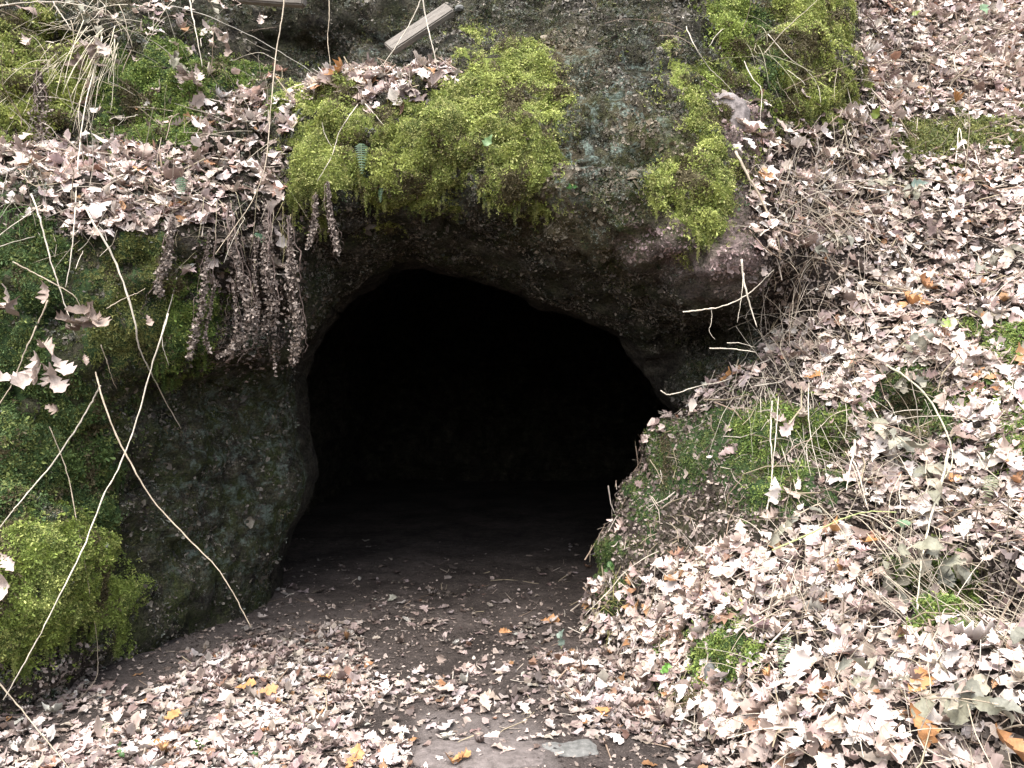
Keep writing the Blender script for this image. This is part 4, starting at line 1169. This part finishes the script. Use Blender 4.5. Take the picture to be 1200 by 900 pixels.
# ------------------------------------------------------------------ dry grass tufts
def tuft_obj(label, u, v, n_, length, aim, col, spread=.35, r=.0022, standoff=.05, cat='grass', wide=.07, droop=.07):
    L, nn = hit(u, v)
    base = L + nn * standoff
    VV, FF, CC, o = [], [], [], 0
    for _ in range(n_):
        d = np.array(aim) + RNG.normal(0, spread, 3); d /= np.linalg.norm(d)
        p = base + RNG.normal(0, wide, 3) * np.array([1, .5, 1])
        st = length * RNG.uniform(.5, 1.15) / 9
        pts = [p.copy()]
        for k in range(9):
            d = d + np.array([0, -.01, -droop]) + RNG.normal(0, .055, 3); d /= np.linalg.norm(d)
            p = p + d * st; pts.append(p.copy())
        path = keep_off(np.array(pts), .02)
        rr = r * RNG.uniform(.45, 1.1)
        v_, f_ = tube(path, rr, rr * .4, 4)
        VV.append(v_); FF.append(f_ + o); o += len(v_)
        CC.append(np.tile(np.clip(np.array(col) * RNG.normal(1, .18), .03, .75).astype(np.float32), (len(v_), 1)))
    t = empty('grass_tuft', tuple(base), label, cat)
    link('blades', mesh_np('blades', np.concatenate(VV), np.concatenate(FF), M_STEM, True, None, np.concatenate(CC)), t, kind='stuff')
STRAW = (.58, .51, .37)
tuft_obj('fan of pale straw spilling from the dark hollow down to the leaf ledge', 112, 66, 30, .62, (-.12, -.25, -.75), STRAW, .16, .0032, .10, wide=.06)
tuft_obj('straw tuft hanging over the leaf ledge toward the bright tussock', 62, 88, 22, .50, (-.45, -.2, -.6), STRAW, .2, .0026, .08, wide=.06)
tuft_obj('loose straw lying above the bank between two moss patches', 150, 22, 26, .55, (-.7, -.4, -.05), (.55, .49, .38), .4, .0024, .08, wide=.16)
tuft_obj('dead bracken tangle above the straw fan', 100, 36, 26, .36, (.5, -.3, -.3), (.36, .30, .22), .6, .0026, .10, wide=.15)
tuft_obj('green grass tuft under the end of the leaf ledge', 12, 262, 60, .28, (.05, -.3, .1), (.07, .13, .03), .30, .0018, .03)
tuft_obj('thin yellow straw hanging among the roots at the cave lip', 262, 262, 12, .40, (.0, -.25, -.7), (.36, .31, .2), .25, .0018, .04, wide=.12)
tuft_obj('yellow stalks hanging at the inner end of the root curtain', 338, 240, 7, .34, (.0, -.2, -.8), (.30, .26, .12), .2, .0018, .05, wide=.04)
tuft_obj('tangled dry grass at the hillside edge below the moss ridge', 940, 262, 30, .36, (-.2, -.35, -.3), (.40, .33, .26), .6, .0022, .05, wide=.16)
tuft_obj('tangled dry grass at the hillside edge beside crossing stalks', 950, 345, 34, .34, (-.1, -.35, -.3), (.42, .35, .28), .6, .0022, .05, wide=.17)
tuft_obj('pale grass hanging over the hillside shoulder moss', 915, 452, 30, .50, (-.1, -.25, -.7), (.50, .44, .35), .35, .0022, .05, wide=.14)
tuft_obj('short dry grass above the lowest twig of the cave opening', 872, 452, 22, .26, (-.4, -.35, -.3), (.45, .38, .30), .35, .0022, .03)
tuft_obj('dry grass draped over the dark hollow of the lower hillside', 1045, 600, 40, .48, (-.1, -.4, -.3), (.44, .38, .28), .6, .0024, .07, wide=.2)
tuft_obj('matted grass at the foot of the tall pale bramble cane', 1090, 690, 40, .42, (-.1, -.4, -.2), (.42, .36, .27), .6, .0024, .06, wide=.2)
tuft_obj('dry grass on the lower hillside beside woody twig', 960, 700, 30, .38, (-.2, -.4, -.1), (.46, .39, .30), .6, .0022, .05, wide=.17)
tuft_obj('yellowish grass sprout at the cave floor beneath the hillside edge', 728, 712, 18, .20, (-.2, -.4, .3), (.34, .32, .12), .4, .002, .02)
tuft_obj('straw threads over the rock crest moss', 880, 60, 16, .45, (.2, -.4, -.2), (.46, .42, .28), .35, .002, .05)
tuft_obj('dry grass at the junction of mossy step and rock crest', 985, 150, 30, .40, (-.1, -.4, -.3), (.40, .34, .25), .6, .002, .05, wide=.18)

# ------------------------------------------------------------------ hanging roots with crumbs of earth
def root_obj(label, pts, thick, off):
    path = smooth_path(traced(pts, off), 8)
    VV, FF, CC, o = [], [], [], 0
    for s in range(4):
        jit = np.cumsum(RNG.normal(0, .0065, path.shape), 0) + RNG.normal(0, .010, 3)
        v_, f_ = tube((path + jit)[:RNG.integers(len(path) // 2, len(path) + 1)], thick * .16, thick * .06, 4, .3)
        VV.append(v_); FF.append(f_ + o); o += len(v_); CC.append(np.tile(np.array((.12, .085, .07), np.float32), (len(v_), 1)))
    n_ = int(len(path) * 19 * min(1, thick / .018))
    k = RNG.integers(0, len(path), n_)
    Pc = path[k] + RNG.normal(0, thick * .8, (n_, 3)) * np.sin(np.clip(k / len(path), .05, 1) * 2.6)[:, None]
    cc = np.array([(.12, .09, .07), (.18, .14, .115), (.07, .053, .043), (.27, .22, .185)], np.float32)[RNG.integers(0, 4, n_)]
    v_, f_, c_ = place(BITS, RNG.integers(0, 5, n_), Pc, frames(tilt(np.tile([0, -1., 0], (n_, 1)), 1.0)), RNG.uniform(.010, .028, n_), cc)
    VV.append(v_); FF.append(f_ + o); CC.append(c_)
    t = empty('hanging_root', tuple(path[0]), label, 'root')
    link('root_strand', mesh_np('root_strand', VV[0], FF[0], M_STEM, True, None, CC[0]), t)
    vv = np.concatenate(VV[1:]); ff = np.concatenate(FF[1:]) - len(VV[0])
    link('earth_crumbs', mesh_np('earth_crumbs', vv, ff, M_STEM, True, None, np.concatenate(CC[1:])), t, kind='stuff')
RT = [('longest earthy root at the inner end of the curtain over the cave', [(338, 255, 4.62), (341, 300, 4.6), (342, 330, 4.6), (346, 365, 4.6), (349, 395, 4.6), (342, 426, 4.6)], .026),
      ('thick earthy root second from the inner end of the curtain', [(310, 240, 4.6), (312, 285, 4.55), (314, 320, 4.55), (319, 355, 4.55), (312, 386, 4.55)], .03),
      ('root curving outward at its tip in the middle of the curtain', [(268, 240, 4.5), (272, 280, 4.45), (280, 320, 4.45), (293, 360, 4.45), (290, 388, 4.45), (270, 414, 4.45)], .027),
      ('forked root hanging at the outer end of the curtain', [(246, 270, 4.42), (240, 320, 4.38), (238, 350, 4.37), (230, 385, 4.36), (222, 418, 4.35)], .014),
      ('short matted root high on the bank between pale stems', [(204, 255, 4.35), (199, 285, 4.3), (194, 310, 4.3), (186, 330, 4.3), (188, 346, 4.3)], .02),
      ('thin root dangling from the moss mat over the cave', [(384, 215, 4.62), (386, 240, 4.6), (389, 262, 4.6), (393, 280, 4.6), (397, 296, 4.6)], .011),
      ('short root dangling beside the thin root under the moss mat', [(371, 230, 4.65), (369, 252, 4.65), (367, 270, 4.65), (361, 290, 4.65)], .013),
      ('hairlike root hanging free under the curtain', [(320, 340, 4.6), (323, 370, 4.6), (321, 405, 4.6), (323, 440, 4.6)], .004),
      ('wiry root bowed outward below the curtain', [(272, 330, 4.42), (276, 360, 4.4), (277, 385, 4.4), (268, 410, 4.4), (255, 418, 4.4)], .005),
      ('fine root thread between the two thickest roots', [(300, 280, 4.52), (298, 320, 4.5), (303, 360, 4.5), (300, 402, 4.5)], .006),
      ('fine looped root at the outer end of the curtain', [(252, 330, 4.4), (246, 365, 4.4), (240, 395, 4.4), (246, 412, 4.4)], .006),
      ('brown withered frond hanging below the straw tuft', [(46, 85), (48, 110), (50, 140), (46, 172)], .034)]
for lab, pts, th in RT:
    root_obj(lab, pts, th, .06)

# ------------------------------------------------------------------ bramble sprays with leaves
def leaf_on(parent, name, P, direction, size, col, proto, facing=None):
    pv, pf = proto
    d = np.array(direction, float); d /= np.linalg.norm(d)
    up = np.array([0, -.8, .6]) + RNG.normal(0, .5, 3) if facing is None else np.array(facing)
    z = up - (up @ d) * d; z /= np.linalg.norm(z)
    y = np.cross(z, d)
    Rm = np.stack([d, y, z], 1)
    v = (pv + np.array([.5, 0, 0])) @ Rm.T * size + P
    c = np.tile(np.array(col, np.float32), (len(v), 1)) * RNG.normal(1, .08, (len(v), 1))
    return mesh_np(name, v, pf, M_LEAF, True, None, np.clip(c, .01, .8).astype(np.float32))

BLEAF = [(.20, .19, .135), (.27, .25, .19), (.15, .135, .10), (.33, .29, .22), (.17, .165, .13)]
def spray(label, u, v, length, rise, aim, n_leaf, ls):
    path = wild(u, v, length, rise, aim, .25)
    t = empty('bramble_spray', tuple(path[0]), label, 'bramble')
    link('stem', stem_mesh('stem', path, .0045, .0022, TAN), t)
    for k in range(n_leaf):
        i = int(len(path) * (.25 + .74 * (k + random.random() * .6) / n_leaf)); i = min(i, len(path) - 1)
        d = np.array([random.uniform(-.8, .8), random.uniform(-.7, -.1), random.uniform(-1.0, .1)])
        link('leaf', leaf_on(t, 'leaf', path[i], d, ls * random.uniform(.7, 1.25), random.choice(BLEAF), random.choice(OVL)), t)
for a in [
    ('withered bramble spray over the dark moss pocket', 1045, 420, .45, .8, (.3, -.2, 0), 7, .10),
    ('grey bramble spray hanging beside the pale stalks on the hillside', 1000, 490, .40, .8, (0, -.3, -.2), 6, .11),
    ('bramble spray with folded leaves at the arching cane', 1085, 540, .42, .8, (-.2, -.3, -.3), 7, .11),
    ('withered bramble spray hanging over the moss hummock low on hillside', 1120, 640, .48, .8, (-.1, -.3, -.1), 8, .11),
    ('bramble spray with big olive leaves near the orange brown leaves', 1180, 760, .45, .8, (-.2, -.2, 0), 7, .12),
    ('grey crumpled bramble spray in the litter above the woody twig', 1040, 680, .40, .7, (0, -.3, 0), 7, .10),
    ('crumpled bramble leaves at the foot of the hillside litter', 1070, 830, .40, .7, (.1, -.2, .1), 8, .10),
    ('bramble spray drooping over the hillside shoulder', 960, 590, .35, .8, (-.2, -.3, -.1), 5, .09),
    ('thin bramble spray with small leaves on open hillside', 1000, 220, .40, .8, (.1, -.3, 0), 7, .085),
    ('small bramble spray under the mossy step', 1060, 235, .40, .8, (-.1, -.3, 0), 7, .085),
    ('bramble spray with small leaves beside the dry grass edge', 945, 300, .38, .8, (.1, -.3, .1), 6, .085),
    ('bramble spray on the hillside beneath the open litter', 1130, 330, .40, .7, (-.2, -.3, .1), 6, .09),
    ('dead leafy spray above the straw fan on the bank', 130, 45, .40, .9, (.2, -.5, .1), 7, .09),
    ('dead leafy spray hanging before the recessed wall', 262, 30, .40, .9, (.1, -.5, -.1), 5, .085),
    ('withered spray above the leaf ledge beside green moss', 205, 85, .35, .9, (.1, -.5, .1), 5, .085),
]: spray(*a)

# dead leaves caught on stems or standing out from what they lie on
CAUGHT = [('big pale oak leaf hanging by the dark feathery moss', 46, 432, .26, .17, 0, (.1, -.25, -1), 3), ('second oak leaf tucked above the big pale hanging leaf', 52, 408, .25, .14, 1, (.5, -.3, -.2), 5),
          ('grey brown oak leaf hanging from the crossing stems', 112, 378, .20, .16, 1, (.6, -.2, -.7), 6), ('dark oak leaf behind the grey brown hanging leaf', 98, 366, .18, .14, 2, (-.7, -.2, -.2), 12),
          ('rolled tan leaf at the joint of crossing stems', 56, 345, .22, .12, 1, (.2, -.2, -1), 13), ('tan leaf caught on the bank beside small moss clump', 176, 378, .10, .085, 1, (.4, -.3, -.6), 2),
          ('small tan leaf above the dark feathery moss', 100, 422, .12, .07, 1, (.3, -.3, -.6), 4), ('torn dead leaf on the dark feathery moss', 66, 480, .10, .12, 1, (.7, -.4, -.2), 14),
          ('grey leaf caught in the bright tussock', 34, 52, .12, .13, 0, (.5, -.4, -.5), 1), ('triangular grey leaf hanging from the upright stem above ledge', 232, 90, .12, .13, 0, (.3, -.2, -.8), 7),
          ('pale leaf pinned on the moss cushion by straw', 6, 690, .06, .14, 0, (.1, -.3, -1), 0), ('pale folded leaf pinned above the low boulder foot', 10, 660, .06, .12, 0, (.6, -.3, -.5), 9),
          ('drooping grey leaf beside the upright stem on the bank', 268, 62, .15, .12, 1, (.1, -.2, -1), 12), ('curled leaf above the recessed wall', 305, 25, .25, .09, 0, (.2, -.2, -1), 13),
          ('large orange leaf propped at the foot of hillside', 1185, 880, .08, .17, 3, (.3, -.4, -.4), 3), ('orange leaf standing among pale litter near the woody twig', 962, 808, .06, .10, 3, (.2, -.4, .9), 2),
          ('rust brown leaf in litter below crumpled bramble leaves', 1075, 850, .06, .16, 3, (.2, -.3, -.8), 10), ('orange leaf on the cave floor below the hillside edge', 645, 727, .03, .13, 3, (.9, -.2, .1), 4),
          ('small orange leaf on the bare earth of the path', 592, 740, .02, .085, 3, (-.9, -.2, .1), 6), ('tan leaf standing on bare path earth', 516, 775, .03, .09, 1, (.1, -.2, 1), 1),
          ('orange brown leaf in the path litter before the cave wall', 310, 812, .04, .14, 3, (.8, .3, .1), 8), ('white leaf lying on the dusty flat stone', 575, 862, .015, .085, 0, (.9, .2, .1), 2)]
CT = [(.44, .36, .31), (.32, .245, .20), (.17, .125, .10), (.40, .20, .085)]
CRUMP = [oak_leaf(random.Random(60 + k), .9 - .2 * k, .8 + .1 * k, 1.4 - .4 * k) for k in range(6)]
for lab, u, v, off, sz, ti, d, k in CAUGHT:
    L, nn = hit(u, v)
    c = np.array([0, 0, CAMZ]); e = (L - c) / np.linalg.norm(L - c)
    P0 = L - e * off
    dd = np.array(d, float); dd /= np.linalg.norm(dd)
    me = leaf_on(None, 'dead_leaf', P0 - dd * sz * .5, d, sz, CT[ti], OAK[k] if off < .05 else CRUMP[k % 6], np.array([0, -.75, .5]) + RNG.normal(0, .35, 3))
    link('dead_leaf', me, None, lab, 'leaf')
HANG = [('bunch of dead oak leaves hanging where pale stems cross', 110, 376, .18, 6, .13), ('bunch of pale oak leaves hanging before the dark feathery moss', 47, 428, .22, 6, .14), ('bunch of withered leaves above the straw fan', 108, 62, .14, 7, .12),
        ('bunch of shrivelled leaves over the leaf ledge by the upright stem', 222, 96, .14, 5, .11), ('bunch of rolled leaves on the bank by the tan stem', 8, 345, .16, 4, .12), ('bunch of curled leaves hanging from the ledge corner', 322, 215, .10, 6, .11), ('bunch of leaves at the top of the bank beside recessed wall', 262, 40, .2, 5, .10), ('bunch of withered leaves on the hillside over the moss hummock', 1115, 660, .10, 8, .11), ('bunch of grey leaves on the hillside by the tall cane', 1045, 668, .08, 8, .11), ('bunch of folded leaves over the dark moss pocket', 1060, 440, .08, 7, .11), ('bunch of crumpled leaves by the woody twig', 1030, 800, .06, 9, .11), ('bunch of grey leaves at the foot of the bramble by orange leaf', 1140, 810, .07, 9, .12)]
for lab, u, v, off, n_, sz in HANG:
    L, nn = hit(u, v)
    c = np.array([0, 0, CAMZ]); e = (L - c) / np.linalg.norm(L - c)
    P0 = L - e * off
    t = empty('leaf_bunch', tuple(P0), lab, 'leaves')
    for k in range(n_):
        d = np.array([random.uniform(-.9, .9), random.uniform(-.5, .2), random.uniform(-1.1, .2)])
        col = random.choice(CT[:3] if u < 400 else BLEAF + [CT[1]])
        me = leaf_on(t, 'leaf', P0 + RNG.normal(0, .035, 3), d, sz * random.uniform(.7, 1.2), col, random.choice(CRUMP + OAK[12:] if u < 400 else CRUMP + OVL))
        link('leaf', me, t)

# ------------------------------------------------------------------ green plants
def fern(label, u, v, length, d, col, off=.05):
    L, nn = hit(u, v)
    base = L + nn * off
    d = np.array(d, float); d /= np.linalg.norm(d)
    z = nn - (nn @ d) * d; z /= np.linalg.norm(z)
    y = np.cross(z, d)
    t = empty('fern_frond', tuple(base), label, 'fern')
    pts = [base + d * length * s + z * .12 * length * math.sin(s * 3) for s in np.linspace(-.5, .5, 8)]
    link('stem', stem_mesh('stem', np.array(pts), .0022, .001, (.14, .16, .07)), t)
    VV, FF, o = [], [], 0
    for i, s in enumerate(np.linspace(-.42, .48, 13)):
        wl = length * .24 * max(.0, .52 - s) ** .7 * min(1, (s + .5) * 6) + .003
        p = base + d * length * s + z * (.12 * length * math.sin((s + .5) * 3) + .002)
        for sg in (-1, 1):
            a = y * sg
            w_ = length * .016
            v_ = np.array([p - d * w_, p + d * w_, p + a * wl * .6 + d * w_ * 1.6, p + a * wl + d * w_ * 1.4 - z * wl * .25, p + a * wl * .6 - d * w_ * .5])
            f_ = np.array([(0, 1, 2), (0, 2, 4), (4, 2, 3)])
            me = mesh_np('leaflet', v_, f_, M_GREEN, True, None, np.tile(np.clip(np.array(col) * RNG.normal(1, .1), .02, .6).astype(np.float32), (5, 1)))
            link('leaflet', me, t)
fern('bluish green fern frond hanging on the draped moss mat', 423, 188, .20, (.05, -.2, -1), (.06, .11, .055))
fern('smaller fern frond low on the draped moss mat', 455, 225, .13, (-.1, -.2, -1), (.08, .14, .08))
fern('fern frond among dry leaves below the leaf ledge', 215, 232, .17, (.15, -.2, -1), (.05, .11, .05), .05)
fern('grey green fern frond in the litter at the foot of the hillside', 926, 776, .17, (-.3, -.4, -.8), (.14, .17, .09), .05)
fern('faded fern frond on the hillside under pale leaves', 1160, 580, .2, (-.4, -.4, -.6), (.13, .14, .07), .04)
fern('dark fern frond behind the root curtain', 300, 285, .16, (.4, -.3, -.6), (.05, .11, .06), .06)

IVY = [(0, .02), (.08, .22), (.18, .33), (.32, .26), (.42, .30), (.55, .20), (.75, .12), (1, .01)]
rs = random.Random(12)
IV = [oak_leaf(rs, rs.uniform(-.2, .3), rs.uniform(.1, .4), rs.uniform(-.3, .3), IVY) for _ in range(4)]
def sprout(label, name, u, v, n_, size, col, d=(.2, -.5, .5), off=.03, spread=.5):
    L, nn = hit(u, v)
    base = L + nn * .01
    t = empty(name, tuple(base), label, 'plant')
    for k in range(n_):
        dd = np.array(d) + RNG.normal(0, spread, 3)
        pv, pf = IV[k % 4]
        e = nn * off + RNG.normal(0, .3 * size, 3) * (n_ > 1)
        tip = base + nn * off + (e - nn * off) 
        link('stalk', stem_mesh('stalk', smooth_path([base, base + e * .6 + nn * .005, base + e + nn * .01], 4), .0016, .001, (.25, .25, .1)), t)
        me = leaf_on(t, 'leaf', base + e + nn * .01, dd, size * random.uniform(.8, 1.15), col, (pv, pf), nn + np.array([0, -.6, .3]))
        me.materials[0] = M_GREEN
        link('leaf', me, t)
G1, G2, G3 = (.06, .13, .035), (.14, .21, .12), (.16, .20, .035)
sprout('pale green leaf on the mossy brow above the cave', 'ivy_sprig', 566, 178, 1, .10, (.13, .21, .08), (.5, -.3, .8), .05, .1)
sprout('bright green sprig at the hillside edge on the cave floor', 'ivy_sprig', 720, 667, 3, .055, G1)
sprout('pale mint leaf held above the bramble canes', 'ivy_sprig', 1076, 612, 2, .085, G2, (-.7, -.5, .2), .15, .2)
sprout('bluish leaf on the open hillside below the mossy step', 'ivy_sprig', 1053, 217, 1, .10, (.11, .15, .12), (.7, -.4, .1), .06, .1)
sprout('yellow green leaf beside the rock crest and the hillside', 'ivy_sprig', 1010, 145, 1, .10, G3, (.4, -.3, .7), .06, .1)
sprout('green leaf high on the hillside litter', 'ivy_sprig', 1143, 14, 1, .13, (.14, .22, .12), (.1, -.4, -.8), .08, .1)
sprout('yellow leaf half buried in litter near the top of the hillside', 'ivy_sprig', 1062, 22, 1, .09, G3, (.6, -.4, .2), .03, .1)
sprout('green leaf in the litter above the grey bramble spray', 'ivy_sprig', 1094, 388, 1, .085, (.2, .28, .05), (.6, -.4, .2), .05, .1)
sprout('little clover sprig in the leaf litter below the low boulder', 'clover_sprig', 122, 868, 3, .035, G1)
sprout('little clover sprig on the path edge beyond the boulder foot', 'clover_sprig', 140, 891, 3, .035, G1)
sprout('bright clover sprig in the middle of the path litter', 'clover_sprig', 232, 886, 4, .038, G1)
sprout('clover sprig nearest the dusty flat stone', 'clover_sprig', 302, 893, 4, .038, G1)
sprout('green sprig beside the small moss tussock', 'clover_sprig', 786, 790, 5, .045, (.13, .28, .05))
sprout('grey green leaf standing on the cave floor litter', 'ivy_sprig', 659, 763, 2, .07, (.16, .20, .16), (.1, -.3, .9), .03, .2)
sprout('tiny green sprig on the underside of the brow', 'ivy_sprig', 672, 215, 3, .04, (.05, .12, .03), (.2, -.5, -.3), .02, .5)

# ------------------------------------------------------------------ boards and stones
M_WOOD = noise_mat('weathered_wood', 14, (.07, .06, .05), (.23, .205, .175), .85, .006, (1, 16, 16))
def rough_box(dx, dy, dz, seg=10, amp=.004, seed=1):
    import bmesh
    bm = bmesh.new()
    bmesh.ops.create_cube(bm, size=1)
    bmesh.ops.scale(bm, vec=(dx, dy, dz), verts=bm.verts)
    bmesh.ops.bevel(bm, geom=bm.edges[:], offset=min(dx, dy, dz) * .16, segments=2, affect='EDGES')
    bmesh.ops.subdivide_edges(bm, edges=bm.edges[:], cuts=4, use_grid_fill=True)
    co = np.array([v.co[:] for v in bm.verts])
    d = fbm(co, 14, 3, seed) * amp; e = fbm(co, 9, 2, seed + 9) * amp * 2
    for v, a, b in zip(bm.verts, d, e):
        v.co += Vector((b if abs(v.co.x) > dx * .45 else 0, a, a))
    me = bpy.data.meshes.new('board'); bm.to_mesh(me); bm.free()
    return me
def board(label, u, v, Y, dims, rot, seed):
    me = rough_box(*dims, seed=seed); me.materials.append(M_WOOD); me.name = 'wooden_board'
    o = link('wooden_board', me, None, label, 'board')
    o.location = px(u, v, Y); o.rotation_euler = rot
board('weathered grey board end propped slanting above the brow ledge', 492, 34, 5.30, (.50, .05, .115), (math.radians(-35), math.radians(-36), math.radians(8)), 3)
board('weathered board lying level above the recessed wall', 318, 0, 5.35, (.46, .09, .06), (math.radians(8), math.radians(6), math.radians(-5)), 5)

M_STONE = noise_mat('flat_stone_surface', 22, (.07, .058, .052), (.18, .152, .14), .9, .03)
M_STONEG = noise_mat('grey_stone_surface', 26, (.07, .07, .064), (.19, .185, .172), .9, .02)
M_PALE = noise_mat('pale_stone_surface', 18, (.08, .068, .062), (.30, .26, .245), .9, .03)
def stone(label, P0, r, mat, seed, flat=1.0):
    import bmesh
    bm = bmesh.new()
    bmesh.ops.create_icosphere(bm, subdivisions=4, radius=1)
    co = np.array([v.co[:] for v in bm.verts])
    k = 1 + .28 * fbm(co, 1.1, 3, seed) + .08 * fbm(co, 5, 3, seed + 3)
    k2 = np.sign(co) * np.abs(co) ** .75
    co = k2 * k[:, None] * np.array(r)
    for v, c in zip(bm.verts, co): v.co = c
    for f in bm.faces: f.smooth = True
    me = bpy.data.meshes.new('stone'); bm.to_mesh(me); bm.free(); me.materials.append(mat)
    o = link('stone', me, None, label, 'stone'); o.location = P0
    return o
L, _ = hit(560, 880); stone('flat dusty pink stone sunk in the path', L + np.array([0, 0, -.040]), (.30, .19, .052), M_STONE, 4)
L, _ = hit(665, 876); stone('flat grey stone sunk in the path beside the pink stone', L + np.array([0, 0, -.034]), (.14, .11, .05), M_STONEG, 9)
L, nn = hit(862, 142); stone('pale bare stone wedged between moss ridge and hillside', L - nn * .08, (.15, .10, .19), M_PALE, 14)
L, nn = hit(838, 792); stone('small dark stone under the moss tussock', L - nn * .01, (.05, .05, .07), M_STONEG, 24)
L, nn = hit(538, 12); stone('small rounded pebble resting above the slanting board', L + nn * .012, (.034, .026, .022), M_STONEG, 31)
